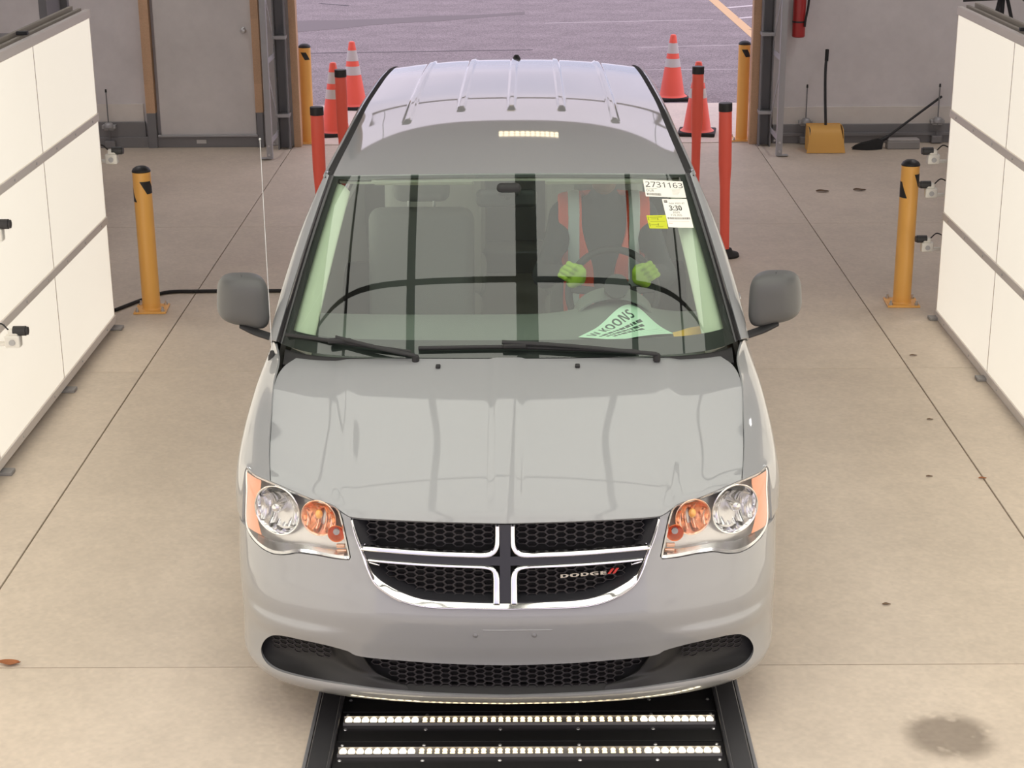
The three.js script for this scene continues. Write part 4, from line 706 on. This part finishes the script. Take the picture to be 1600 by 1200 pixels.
// ---------------------------------------------------------------- body sides
{
  const panel = (z0, z1, y0, y1, n = 24) => surf((u, v) => { const z = lerp(z0, z1, u), y = lerp(y0, y1, v); const crease = 0.006 * Math.exp(-(((y - 0.62) / 0.03) ** 2)); return [-sideX(y, z) - crease * 0.4, y, z]; }, n, 30, { t: 0.01, hint: [-1, 0, 0] });
  const pane = (zf, zr) => surf((u, v) => { const y = lerp(1.068, 1.595, v), z = lerp(zf(y), zr(y), u); return [-GREEN(y) + 0.004 + 0.02 * smooth(-z, 4, 5), y, z]; }, 16, 16, { hint: [-1, 0.2, 0] });
  const post = (z0, z1) => surf((u, v) => { const y = lerp(1.062, 1.605, v), z = lerp(z0(y), z1(y), u); return [-GREEN(y) + 0.001 + 0.02 * smooth(-z, 4, 5), y, z]; }, 3, 16, { t: 0.02, hint: [-1, 0.2, 0] });
  const k = (z) => () => z, slope = (y) => lerp(-1.335, -2.02, (y - 1.062) / 0.543), handle = (z) => { const g = tube([[-0.985, 0.97, z - 0.1], [-1.012, 0.972, z - 0.05], [-1.012, 0.972, z + 0.05], [-0.985, 0.97, z + 0.1]], 0.012, 16, 8); return g; };
  for (const s of [-1, 1]) {
    const m = (g) => s < 0 ? g : mirror(g), add = (n, g, mat, p) => mesh(n, m(g), mat, p);
    const fd = sub('front_door', van); add('door_skin', panel(-1.428, -2.445, 0.27, 1.065), M.paint, fd); add('window', pane((y) => slope(y) - 0.045, k(-2.41)), M.sideGlass, fd); add('window_frame', join([post((y) => slope(y), (y) => slope(y) - 0.045), post(k(-2.41), k(-2.46))]), M.trimGloss, fd); add('handle', handle(-2.3), M.paint, fd);
    const sd = sub('sliding_door', van); add('door_skin', panel(-2.453, -3.62, 0.27, 1.065), M.paint, sd); add('window', pane(k(-2.54), k(-3.58)), M.sideGlass, sd); add('window_frame', join([post(k(-2.462), k(-2.54)), post(k(-3.58), k(-3.63))]), M.trimGloss, sd); add('handle', handle(-2.6), M.paint, sd);
    const q = sub('quarter_panel', van); add('panel_skin', csg(panel(-3.628, -5.05, 0.27, 1.065, 36), [archR]), M.paint, q); add('window', pane(k(-3.69), k(-4.66)), M.sideGlass, q); add('window_frame', post(k(-3.632), k(-3.69)), M.trimGloss, q); add('rear_pillar', post(k(-4.66), (y) => lerp(-5.06, -4.95, (y - 1.06) / 0.54)), M.paint, q);
    add('rocker', box(0.06, 0.1, 2.3, -0.92, 0.235, -2.5, 0.02), M.trim, van);
  }
  const tg = mesh('tailgate', csg(surf(net([[[-0.9, 0.4, -5.04], [0, 0.4, -5.13], [0.9, 0.4, -5.04]], [[-0.93, 0.8, -5.06], [0, 0.8, -5.15], [0.93, 0.8, -5.06]], [[-0.92, 1.05, -5.06], [0, 1.05, -5.14], [0.92, 1.05, -5.06]], [[-0.8, 1.45, -4.99], [0, 1.5, -5.06], [0.8, 1.45, -4.99]], [[-0.66, 1.605, -4.97], [0, 1.65, -4.99], [0.66, 1.605, -4.97]]]), 30, 30, { t: 0.02, hint: [0, 0, -1] }), [prism([[-0.74, 1.1], [0.74, 1.1], [0.6, 1.52], [-0.6, 1.52]], -5.4, -4.8)]), M.paint, van);
  mesh('rear_window', surf(net([[[-0.78, 1.08, -5.075], [0, 1.08, -5.148], [0.78, 1.08, -5.075]], [[-0.72, 1.32, -5.035], [0, 1.34, -5.108], [0.72, 1.32, -5.035]], [[-0.64, 1.53, -4.995], [0, 1.56, -5.04], [0.64, 1.53, -4.995]]]), 20, 12, { hint: [0, 0, -1] }), M.sideGlass, tg);
  mesh('rear_bumper', box(1.9, 0.24, 0.16, 0, 0.42, -5.08, 0.07), M.paint, van);
  mesh('underbody', box(1.7, 0.1, 3.85, 0, 0.27, -3.15, 0.02), M.blackMat, van);
  mesh('bulkhead', box(1.7, 0.6, 0.05, 0, 0.6, -1.12, 0.01), M.blackMat, van);
}
// ---------------------------------------------------------------- wheels
{
  const tyre = (() => { const g = lathe([[0.215, -0.09], [0.25, -0.108], [0.3, -0.112], [0.328, -0.098], [0.336, -0.07], [0.338, 0], [0.336, 0.07], [0.328, 0.098], [0.3, 0.112], [0.25, 0.108], [0.215, 0.09]], 48); g.rotateZ(Math.PI / 2); return g; })();
  const rim = (() => { const l = [(() => { const g = lathe([[0.222, -0.095], [0.205, -0.09], [0.2, 0], [0.205, 0.09], [0.222, 0.095], [0.21, 0.08], [0.2, 0.075]], 40); g.rotateZ(Math.PI / 2); return g; })(), cyl(0.19, 0.19, 0.02, -0.02, 0, 0, 32, 'x'), cyl(0.05, 0.045, 0.04, -0.075, 0, 0, 24, 'x')]; for (let k = 0; k < 5; k++) { const g = box(0.03, 0.17, 0.055, -0.07, 0.125, 0, 0.01); g.rotateX(k * Math.PI * 0.4); l.push(g); } return join(l); })();
  for (const [x, z] of [[-0.835, -0.955], [0.835, -0.955], [-0.835, -4.033], [0.835, -4.033]]) {
    const w = sub('wheel', van); w.position.set(x, 0.338, z); if (x > 0) w.rotation.y = Math.PI;
    mesh('tyre', tyre, M.tyre, w); mesh('rim', rim, M.chromeDull, w); mesh('brake_disc', cyl(0.14, 0.14, 0.02, 0.02, 0, 0, 24, 'x'), M.galvDark, w);
  }
  pair('wheel_liner', (() => { const g = surf((u, v) => { const a = lerp(-0.35, Math.PI + 0.35, u); return [lerp(-0.95, -0.62, v), 0.335 + 0.392 * Math.sin(a), -0.955 + 0.392 * Math.cos(a)]; }, 30, 2, { t: 0.004, hint: [0, -1, 0] }); return g; })(), M.blackMat);
}
// ---------------------------------------------------------------- mirrors, wipers, antenna
{
  const sup = (t, e) => Math.sign(t) * Math.abs(t) ** e;
  const shell = surf((u, v) => { const a = (u * 2 - 1) * Math.PI, b = (v - 0.5) * Math.PI * 0.998, c = sup(Math.cos(b), 0.5), x = 0.102 * c * sup(Math.cos(a), 0.55), z = 0.085 * c * sup(Math.sin(a), 0.8), y = 0.099 * sup(Math.sin(b), 0.55); return [-1.052 + x + 0.012 * y / 0.1 * (x < 0 ? 0.6 : -0.2) + z * 0.25, 1.222 + y * (1 - 0.18 * (x / 0.1) * (y < 0 ? -1 : 0)) + (x > 0 && y < 0 ? -0.012 * x / 0.1 : 0), -1.40 + z]; }, 48, 32, { hint: (p) => [p[0] + 1.052, p[1] - 1.222, p[2] + 1.4] });
  const arm = surf(net([[[-1.06, 1.15, -1.36], [-1.0, 1.122, -1.345], [-0.95, 1.108, -1.33], [-0.915, 1.10, -1.32]], [[-1.06, 1.125, -1.33], [-1.0, 1.10, -1.315], [-0.95, 1.086, -1.30], [-0.915, 1.075, -1.29]], [[-1.06, 1.115, -1.38], [-1.0, 1.085, -1.37], [-0.95, 1.068, -1.36], [-0.915, 1.055, -1.35]]]), 14, 8, { t: 0.02, hint: [0, 0, 1] });
  for (const s of [-1, 1]) {
    const m = (g) => s < 0 ? g : mirror(g), o = sub('side_mirror', van);
    mesh('shell', m(shell), std(lin(0.1, 0.1, 0.098), 0.48), o); mesh('arm', m(arm), M.trim, o); mesh('mirror_glass', m(box(0.14, 0.12, 0.006, -1.065, 1.222, -1.481, 0.003)), M.chrome, o);
  }
  const wiper = (blade, armPts) => {
    const w = sub('wiper', van), P = (l, o) => l.map(([u, v]) => wsOff(u, v, o));
    const strip = (l, o, wd, th) => { const c = path(P(l, o)); return surf((u, v) => { const p = c(u), a = v * Math.PI * 2; return [p[0], p[1] + wd * Math.cos(a) * 0.55 + th * Math.sin(a) * 0.82, p[2] - wd * Math.cos(a) * 0.82 + th * Math.sin(a) * 0.57]; }, 40, 10, { hint: [0, 1, 1] }); };
    mesh('blade', strip(blade, 0.014, 0.008, 0.007), M.trim, w); mesh('rubber', strip(blade, 0.005, 0.003, 0.006), M.rubber, w);
    mesh('arm', strip(armPts, 0.03, 0.009, 0.006), M.trim, w); const [x, y, z] = wsOff(...blade[1], 0.022); mesh('bridge', box(0.09, 0.018, 0.024, x, y, z, 0.006), M.trim, w); const [a, b, c] = wsOff(...armPts[armPts.length - 1], 0.02); mesh('pivot', lathe([[0, 0.01], [0.011, 0.008], [0.014, 0.0], [0.014, -0.02]], 16).translate(a, b, c), M.trim, w);
  };
  wiper([[-0.97, 0.046], [-0.723, 0.055], [-0.414, 0.017]], [[-0.741, 0.066], [-0.635, 0.043], [-0.5, 0.012], [-0.39, -0.01]]);
  wiper([[-0.383, 0.036], [0.030, 0.042], [0.550, 0.014]], [[-0.025, 0.055], [0.250, 0.035], [0.63, -0.014]]);
  const an = sub('antenna', van); mesh('mast', tube([[-0.908, 1.07, -1.15], [-0.938, 1.47, -1.33], [-0.965, 1.84, -1.5]], 0.0016, 12, 6), M.steel, an); mesh('tip', new THREE.SphereGeometry(0.005, 10, 8).translate(-0.965, 1.84, -1.5), M.steel, an); mesh('mount', lathe([[0, 0.045], [0.007, 0.043], [0.011, 0.03], [0.015, 0.025], [0.018, 0]], 16).translate(-0.907, 1.045, -1.145), M.trim, an);
}
// ---------------------------------------------------------------- inside the van
const path2 = (curves) => (u, v) => path(curves.map((c) => c(0.01 + 0.96 * v)))(u);
{
  const bump = (x, z) => 0.055 * Math.exp(-(((x - 0.43) / 0.17) ** 2)) * smooth(-z, 1.42, 1.62);
  const rows = [[1.04, -1.09], [1.062, -1.22], [1.07, -1.4], [1.072, -1.6], [1.06, -1.72], [1.0, -1.78], [0.9, -1.79], [0.66, -1.76]], c = path(rows);
  const d = mesh('dashboard', surf((u, v) => { const x = lerp(-0.86, 0.86, u), [y, z] = c(v), e = Math.abs(x) / 0.86; return [x, y + bump(x, z) * (y > 0.95 ? 1 : 0.2) - 0.012 * e ** 4, z - 0.2 * e ** 4 * (1 - v)]; }, 60, 40, { t: 0.02, hint: [0, 1, 0] }), M.dash, van);
  mesh('vent_slot', [box(0.9, 0.004, 0.03, -0.1, 1.064, -1.2, 0.001)], M.blackMat, d);
  const sw = sub('steering_wheel', van); sw.position.set(0.436, 1.10, -1.90); sw.rotation.x = -0.42;
  mesh('wheel_rim', new THREE.TorusGeometry(0.187, 0.016, 12, 64), M.trim, sw); mesh('hub', box(0.16, 0.12, 0.05, 0, -0.02, 0.015, 0.02), M.trim, sw);
  for (const a of [0.1, Math.PI - 0.1, -Math.PI / 2]) { const g = box(0.13, 0.035, 0.02, 0.115, 0, 0.005, 0.006); g.rotateZ(a); mesh('spoke', g, M.trim, sw); }
  mesh('column', cyl(0.04, 0.05, 0.3, 0, -0.02, 0.18, 16, 'z'), M.trim, sw);
  const cluster = mesh('instrument_cover', surf((u, v) => { const a = Math.PI * u, r = 0.15; return [0.43 + r * Math.cos(a) * 1.1, 1.05 + 0.11 * Math.sin(a), lerp(-1.62, -1.78, v)]; }, 20, 4, { t: 0.008, hint: [0, 1, 0] }), M.dash, van);
  const seat = (x, z, name) => { const fab = name === 'front_seat' ? M.seat : M.rearSeat, s = sub(name, van); s.position.set(x, 0, z); mesh('cushion', box(0.52, 0.16, 0.52, 0, 0.6, 0.02, 0.06), fab, s); const b = box(0.5, 0.66, 0.14, 0, 0.33, 0, 0.06); b.rotateX(-0.25); b.translate(0, 0.62, -0.27); mesh('backrest', b, fab, s); const h = box(0.27, 0.18, 0.1, 0, 0, 0, 0.045); h.rotateX(-0.2); h.translate(0, 1.37, -0.47); mesh('headrest', h, fab, s); mesh('headrest_post', [cyl(0.007, 0.007, 0.12, -0.06, 1.26, -0.44, 8), cyl(0.007, 0.007, 0.12, 0.06, 1.26, -0.44, 8)], M.steel, s); mesh('pedestal', box(0.4, 0.2, 0.4, 0, 0.42, 0, 0.02), M.dash, s); };
  seat(-0.43, -2.42, 'front_seat'); seat(0.43, -2.42, 'front_seat'); seat(-0.42, -3.25, 'rear_seat'); seat(0.42, -3.25, 'rear_seat'); seat(-0.42, -4.1, 'rear_seat'); seat(0.42, -4.1, 'rear_seat');
  mesh('load_floor', box(1.7, 0.03, 3.9, 0, 0.34, -3.1), M.rearSeat, van);
  for (const s of [-1, 1]) {
    const tr = surf(path2([(v) => wsOff(-0.985, v, -0.022), (v) => wsOff(lerp(-0.95, -0.965, v), v, -0.022), (v) => wsOff(lerp(-0.905, -0.935, v), v, -0.034), (v) => { const p = wsOff(lerp(-0.895, -0.925, v), v, -0.07); return p; }, (v) => { const y = lerp(1.07, 1.585, v); return [-GREEN(y) + 0.03, y, lerp(-1.36, -2.06, v)]; }]), 24, 24, { t: 0.008, hint: [0.2, 1, 0.6] });
    const t = mesh('pillar_trim', s < 0 ? tr : mirror(tr), M.beige, van);
    const gr = tube([[-0.855, 1.26, -1.62], [-0.80, 1.285, -1.64], [-0.775, 1.36, -1.73], [-0.772, 1.44, -1.83], [-0.785, 1.475, -1.88]], 0.014, 24, 8); mesh('grab_handle', s < 0 ? gr : mirror(gr), M.beige, t);
    const side = surf((u, v) => { const z = lerp(-1.42, -5.0, u), y = lerp(0.36, 1.06, v); return [-sideX(y, z) + 0.06, y, z]; }, 6, 6, { t: 0.02, hint: [1, 0, 0] }); mesh('door_lining', s < 0 ? side : mirror(side), M.rearSeat, van);
    const vis = box(0.42, 0.012, 0.17, 0, 0, 0, 0.005); vis.rotateX(-0.28); vis.translate(s * 0.36, 1.575, -1.93); mesh('sun_visor', vis, M.beige, van);
  }
  const rm = sub('rear_view_mirror', van); mesh('shell', (() => { const g = box(0.25, 0.075, 0.045, 0, 0, 0, 0.022); g.translate(-0.01, 1.535, -1.80); return g; })(), M.trim, rm); mesh('stem', tube([[-0.005, 1.535, -1.79], [-0.003, 1.56, -1.76], [0, 1.575, -1.725]], 0.012, 8, 8), M.trim, rm); mesh('sensor_cover', box(0.1, 0.05, 0.06, 0, 1.585, -1.735, 0.02), M.trim, rm);
}
// ---------------------------------------------------------------- papers and stickers
function canvasTex(w, h, draw) { const c = document.createElement('canvas'); c.width = w; c.height = h; const x = c.getContext('2d'); draw(x, w, h); const t = new THREE.CanvasTexture(c); t.colorSpace = THREE.SRGBColorSpace; return t; }
function bars(x, x0, y0, w, h, n) { let q = x0; const r = () => { n = (n * 1103515245 + 12345) % 2147483648; return n / 2147483648; }; while (q < x0 + w) { const b = 1 + Math.floor(r() * 3); x.fillRect(q, y0, b, h); q += b + 1 + Math.floor(r() * 3); } }
function sheetOnGlass(q, name, t, label, off) {
  const g = surf((u, v) => { const a = [lerp(q[3][0], q[2][0], u), lerp(q[3][1], q[2][1], u)], b = [lerp(q[0][0], q[1][0], u), lerp(q[0][1], q[1][1], u)], p = wsOff(lerp(a[0], b[0], v), lerp(a[1], b[1], v), off); return [p[0] + 0.006 + 0.004 * -p[2], p[1], p[2]]; }, 10, 10, { hint: [0, 1, 1] });
  const m = mesh(name, g, new THREE.MeshStandardMaterial({ map: t, roughness: 0.7 })); tag(m, label, 'sticker', 'papers stuck on the windshield'); return m;
}
{
  sheetOnGlass([[0.735, 0.958], [0.955, 0.945], [0.948, 0.837], [0.73, 0.851]], 'windshield_sticker', canvasTex(512, 300, (x, w, h) => { x.fillStyle = '#f6f2e6'; x.fillRect(0, 0, w, h); x.fillStyle = '#26221f'; x.font = '132px sans-serif'; x.save(); x.translate(20, 128); x.scale(0.96, 1); x.fillText('2731163', -4, 0); x.restore(); x.font = '16px sans-serif'; x.fillText('PRE AUCTION INFO', 20, 160); x.font = '54px sans-serif'; x.fillText('DLR', 18, 212); bars(x, 18, 236, 180, 40, 5); x.fillStyle = '#8d867c'; for (let k = 0; k < 5; k++) x.fillRect(345, 150 + k * 24, 120 - k * 12, 4); }), 'white windshield sticker with the large number 2731163', 0.0022);
  sheetOnGlass([[0.812, 0.833], [0.948, 0.829], [0.939, 0.649], [0.81, 0.662]], 'windshield_sticker', canvasTex(360, 512, (x, w, h) => { x.fillStyle = '#f7f3e8'; x.fillRect(0, 0, w, h); x.fillStyle = '#57504a'; x.font = '40px sans-serif'; x.fillText('Sale 2022 47', 84, 92); x.fillRect(22, 20, 46, 46); x.fillStyle = '#f7f3e8'; x.fillRect(28, 34, 34, 6); x.fillStyle = '#26221f'; x.font = 'bold 124px sans-serif'; x.save(); x.translate(70, 208); x.scale(0.78, 1); x.fillText('3:30', 0, 0); x.restore(); x.font = '46px sans-serif'; x.fillText('2020', 110, 258); x.fillText('110,355', 70, 308); bars(x, 16, 332, 328, 34, 9); x.fillStyle = '#d98e80'; x.fillRect(20, 400, 300, 4); x.fillStyle = '#b86a5c'; x.font = '26px sans-serif'; x.fillText('Blue', 18, 448); }), 'white windshield sticker with the time 3:30', 0.0022);
  sheetOnGlass([[0.71, 0.736], [0.811, 0.736], [0.806, 0.654], [0.712, 0.659]], 'windshield_sticker', canvasTex(300, 200, (x, w, h) => { x.fillStyle = '#c8cf2a'; x.fillRect(0, 0, w, h); x.fillStyle = '#6f7322'; for (const [a, b, c, d] of [[16, 18, 10, 60], [40, 24, 200, 8], [60, 52, 90, 6], [160, 44, 12, 30], [40, 92, 230, 5], [16, 118, 10, 50], [40, 140, 120, 7], [150, 122, 12, 34], [110, 168, 120, 6]]) x.fillRect(a, b, c, d); }), 'small yellow-green sticker beside the 3:30 sticker', 0.0018);
  const q = [[0.276, -1.345], [0.435, -1.30], [0.655, -1.385], [0.512, -1.66]];                     // corners on the dashboard
  const g = surf((u, v) => { const x = lerp(lerp(q[1][0], q[2][0], u), lerp(q[0][0], q[3][0], u), v), z = lerp(lerp(q[1][1], q[2][1], u), lerp(q[0][1], q[3][1], u), v); return [x + 0.01, 1.076 + 0.055 * Math.exp(-(((x - 0.43) / 0.17) ** 2)) * smooth(-z, 1.42, 1.62) + 0.006 * Math.sin(Math.PI * u), z]; }, 14, 14, { t: 0.0006, hint: [0, 1, 0] });
  const pt = canvasTex(512, 300, (x, w, h) => { x.fillStyle = '#d3efd8'; x.fillRect(0, 0, w, h); x.fillStyle = '#33483c'; x.font = 'bold 84px sans-serif'; x.fillText('W KOONS', 30, 92); for (let k = 0; k < 3; k++) { let q = 40 + k * 20; while (q < 420 - k * 40) { const b = 14 + ((q * 7 + k * 31) % 40); x.fillRect(q, 116 + k * 34, b, 22); q += b + 8; } } x.fillStyle = '#9cb8a5'; for (let k = 0; k < 3; k++) x.fillRect(40, 224 + k * 24, 430, 3); });
  tag(mesh('dashboard_paper', g, new THREE.MeshStandardMaterial({ map: pt, roughness: 0.8 })), 'pale green printed sheet lying on the dashboard', 'paper');
  const y = surf((u, v) => { const x = lerp(0.66, 0.79, u), z = lerp(-1.30, -1.42, v) - 0.1 * (u - 0.5); return [x, 1.085 + 0.018 * Math.sin(Math.PI * u) * Math.sin(Math.PI * v), z]; }, 12, 12, { t: 0.003, hint: [0, 1, 0] });
  tag(mesh('yellow_envelope', y, std(lin(0.75, 0.42, 0.08), 0.7)), 'yellow envelope on the dashboard at the right pillar', 'envelope');
}
// ---------------------------------------------------------------- the driver
function nets(sdf, lo, hi, h) {                                   // surface of sdf = 0 on a grid with cells of size h
  const n = [0, 1, 2].map((k) => Math.ceil((hi[k] - lo[k]) / h)), id = (i, j, k) => (k * (n[1] + 1) + j) * (n[0] + 1) + i, val = new Float32Array((n[0] + 1) * (n[1] + 1) * (n[2] + 1));
  for (let k = 0; k <= n[2]; k++) for (let j = 0; j <= n[1]; j++) for (let i = 0; i <= n[0]; i++) val[id(i, j, k)] = sdf(lo[0] + i * h, lo[1] + j * h, lo[2] + k * h);
  const P = [], N = [], cell = new Int32Array(val.length).fill(-1), idx = [];
  for (let k = 0; k < n[2]; k++) for (let j = 0; j < n[1]; j++) for (let i = 0; i < n[0]; i++) {
    const c = []; for (let q = 0; q < 8; q++) c.push(val[id(i + (q & 1), j + (q >> 1 & 1), k + (q >> 2))]);
    let x = 0, y = 0, z = 0, m = 0;
    for (let a = 0; a < 8; a++) for (const b of [1, 2, 4]) if (!(a & b)) { const f = c[a], g = c[a | b]; if ((f < 0) !== (g < 0)) { const t = f / (f - g); x += (a & 1) + (b === 1 ? t : 0); y += (a >> 1 & 1) + (b === 2 ? t : 0); z += (a >> 2) + (b === 4 ? t : 0); m++; } }
    if (!m) continue; cell[id(i, j, k)] = P.length / 3; const X = lo[0] + (i + x / m) * h, Y = lo[1] + (j + y / m) * h, Z = lo[2] + (k + z / m) * h; P.push(X, Y, Z);
    const e = h * 0.5, gx = sdf(X + e, Y, Z) - sdf(X - e, Y, Z), gy = sdf(X, Y + e, Z) - sdf(X, Y - e, Z), gz = sdf(X, Y, Z + e) - sdf(X, Y, Z - e), l = Math.hypot(gx, gy, gz) || 1; N.push(gx / l, gy / l, gz / l);
  }
  const q4 = (a, b, c, d, f) => { if (a < 0 || b < 0 || c < 0 || d < 0) return; f ? idx.push(a, b, c, a, c, d) : idx.push(a, c, b, a, d, c); };
  for (let k = 1; k < n[2]; k++) for (let j = 1; j < n[1]; j++) for (let i = 1; i < n[0]; i++) {
    const s = val[id(i, j, k)] < 0;
    if (s !== val[id(i + 1, j, k)] < 0) q4(cell[id(i, j - 1, k - 1)], cell[id(i, j, k - 1)], cell[id(i, j, k)], cell[id(i, j - 1, k)], s);
    if (s !== val[id(i, j + 1, k)] < 0) q4(cell[id(i - 1, j, k - 1)], cell[id(i - 1, j, k)], cell[id(i, j, k)], cell[id(i, j, k - 1)], s);
    if (s !== val[id(i, j, k + 1)] < 0) q4(cell[id(i - 1, j - 1, k)], cell[id(i, j - 1, k)], cell[id(i, j, k)], cell[id(i - 1, j, k)], s);
  }
  const g = new THREE.BufferGeometry(); g.setAttribute('position', new THREE.Float32BufferAttribute(P, 3)); g.setAttribute('normal', new THREE.Float32BufferAttribute(N, 3)); g.setAttribute('uv', new THREE.Float32BufferAttribute(new Float32Array(P.length / 3 * 2), 2)); g.setIndex(idx); return g;
}
const capsule = (a, b, r0, r1) => (x, y, z) => { const dx = b[0] - a[0], dy = b[1] - a[1], dz = b[2] - a[2], t = clamp(((x - a[0]) * dx + (y - a[1]) * dy + (z - a[2]) * dz) / (dx * dx + dy * dy + dz * dz || 1)); return Math.hypot(x - a[0] - dx * t, y - a[1] - dy * t, z - a[2] - dz * t) - lerp(r0, r1, t); };
const ell = (c, r) => (x, y, z) => { const q = Math.hypot((x - c[0]) / r[0], (y - c[1]) / r[1], (z - c[2]) / r[2]); return (q - 1) * Math.min(...r); };
const blend = (list, k) => (x, y, z) => { let d = list[0](x, y, z); for (let i = 1; i < list.length; i++) { const e = list[i](x, y, z), h = Math.max(k - Math.abs(d - e), 0) / k; d = Math.min(d, e) - h * h * k / 4; } return d; };
{
  const X = 0.432, person = thing('person', 'driver in an orange safety vest and lime gloves holding the steering wheel', 'person', [X, 0.68, -2.42]);
  const L = (g) => { g.translate(-X, -0.68, 2.42); return g; };
  const torso = [ell([X, 1.16, -2.46], [0.175, 0.22, 0.125]), ell([X, 0.92, -2.44], [0.165, 0.2, 0.13]), capsule([X - 0.15, 1.31, -2.47], [X + 0.15, 1.31, -2.47], 0.072, 0.072), ell([X, 0.76, -2.40], [0.18, 0.11, 0.15])];
  const limbs = []; for (const s of [-1, 1]) { limbs.push(capsule([X + s * 0.185, 1.30, -2.46], [X + s * 0.265, 1.07, -2.30], 0.058, 0.048), capsule([X + s * 0.265, 1.07, -2.30], [X + s * 0.175, 1.165, -1.99], 0.047, 0.034)); limbs.push(capsule([X + s * 0.1, 0.75, -2.38], [X + s * 0.13, 0.74, -1.95], 0.085, 0.065), capsule([X + s * 0.13, 0.74, -1.95], [X + s * 0.12, 0.42, -1.78], 0.06, 0.045), capsule([X + s * 0.12, 0.4, -1.8], [X + s * 0.12, 0.39, -1.66], 0.045, 0.04)); }
  const bodyF = blend([...torso, ...limbs, capsule([X, 1.34, -2.46], [X, 1.44, -2.43], 0.06, 0.055)], 0.05);
  mesh('body', L(nets(bodyF, [X - 0.36, 0.33, -2.64], [X + 0.36, 1.46, -1.6], 0.016)), std(lin(0.045, 0.05, 0.058), 0.9), person).userData.label = 'dark long sleeved shirt and trousers';
  const face = blend([ell([X, 1.545, -2.40], [0.073, 0.105, 0.092]), ell([X, 1.485, -2.375], [0.052, 0.055, 0.062]), capsule([X, 1.535, -2.315], [X, 1.565, -2.32], 0.014, 0.009), ell([X - 0.076, 1.54, -2.41], [0.012, 0.03, 0.02]), ell([X + 0.076, 1.54, -2.41], [0.012, 0.03, 0.02]), capsule([X - 0.018, 1.49, -2.316], [X + 0.018, 1.49, -2.316], 0.007, 0.007), capsule([X, 1.40, -2.44], [X, 1.48, -2.42], 0.052, 0.05)], 0.02);
  const head = mesh('head', L(nets(face, [X - 0.1, 1.37, -2.52], [X + 0.1, 1.67, -2.28], 0.007)), std(lin(0.22, 0.12, 0.08), 0.6), person);
  for (const s of [-1, 1]) mesh('eye', L(new THREE.SphereGeometry(0.010, 12, 8).translate(X + s * 0.03, 1.553, -2.320)), std(lin(0.3, 0.28, 0.26), 0.2), head);
  const hairF = (x, y, z) => Math.max(ell([X, 1.56, -2.41], [0.081, 0.105, 0.1])(x, y, z), -(y - 1.575) * 0.9 - Math.max(0, -2.41 - z) * 1.4);
  mesh('hair', L(nets(hairF, [X - 0.1, 1.45, -2.53], [X + 0.1, 1.68, -2.28], 0.007)), std(lin(0.02, 0.018, 0.016), 0.85), head);
  const core = blend([...torso, capsule([X - 0.17, 1.315, -2.47], [X + 0.17, 1.315, -2.47], 0.074, 0.074)], 0.05);
  const gap = (x, y) => 0.045 + 0.055 * smooth(y, 1.05, 1.3);                                       // open front of the vest
  const vestF = (x, y, z) => Math.max(core(x, y, z) - 0.013, -(core(x, y, z) + 0.008), gap(x, y) - Math.abs(x - X) - (z < -2.47 ? 1 : 0), Math.abs(x - X) - 0.205, 0.80 - y);
  const vest = mesh('safety_vest', L(nets(vestF, [X - 0.24, 0.76, -2.66], [X + 0.24, 1.42, -2.24], 0.0085)), std(lin(0.85, 0.085, 0.035), 0.7), person);
  vest.userData.label = 'orange safety vest';
  for (const s of [-1, 1]) mesh('reflective_stripe', L(nets((x, y, z) => Math.max(core(x, y, z) - 0.0165, -(core(x, y, z) + 0.006), Math.abs((x - X) * s - 0.135) - 0.026, 0.82 - y), [X - 0.24, 0.79, -2.66], [X + 0.24, 1.43, -2.24], 0.008)), std(lin(0.55, 0.6, 0.6), 0.5), vest);
  // gloved hands closed round the wheel rim
  for (const s of [-1, 1]) {
    const c = [X + s * 0.165, 1.185, -1.905], r = [c[0], c[1], c[2]];
    const ax = [s * 0.5, -0.79, -0.35], ln = Math.hypot(...ax), t = ax.map((v) => v / ln);         // along the rim at the hand
    const on = (k, ang, rad) => { const o = [-t[1] * 0, 0, 1]; let e1 = [t[1], -t[0], 0]; const l1 = Math.hypot(...e1); e1 = e1.map((v) => v / l1 * -s); const e2 = [0, 0.35, 0.94]; return [0, 1, 2].map((q) => c[q] + t[q] * k + e1[q] * Math.cos(ang) * rad + e2[q] * Math.sin(ang) * rad); };
    const parts = [capsule(on(-0.03, 2.7, 0.036), on(0.035, 2.7, 0.036), 0.026, 0.024), capsule([X + s * 0.175, 1.165, -1.99], on(0, 2.9, 0.045), 0.034, 0.03)];
    const chains = [];
    for (let f = 0; f < 4; f++) { const k = -0.036 + f * 0.0235, q = 0.034 + (f === 1 || f === 2 ? 0.002 : 0); chains.push(blend([capsule(on(k, 2.4, q + 0.004), on(k, 1.55, q + 0.003), 0.0115, 0.011), capsule(on(k, 1.55, q + 0.003), on(k, 0.6, q), 0.011, 0.0105), capsule(on(k, 0.6, q), on(k, -0.2, q - 0.004), 0.0105, 0.0095)], 0.006)); }
    chains.push(blend([capsule(on(-0.045, 3.2, 0.036), on(-0.055, 4.1, 0.036), 0.013, 0.012), capsule(on(-0.055, 4.1, 0.036), on(-0.05, 4.9, 0.034), 0.012, 0.01)], 0.006));
    const handF = (x, y, z) => { let d = blend(parts, 0.02)(x, y, z); for (const q of chains) { const e = q(x, y, z), h = Math.max(0.006 - Math.abs(d - e), 0) / 0.006; d = Math.min(d, e) - h * h * 0.0015; } return d; };
    mesh('glove', L(nets(handF, [c[0] - 0.11, c[1] - 0.11, c[2] - 0.13], [c[0] + 0.11, c[1] + 0.11, c[2] + 0.09], 0.0042)), std(lin(0.42, 0.62, 0.05), 0.75), person).userData.label = 'lime green work glove';
  }
}
renderer.render(scene, camera);
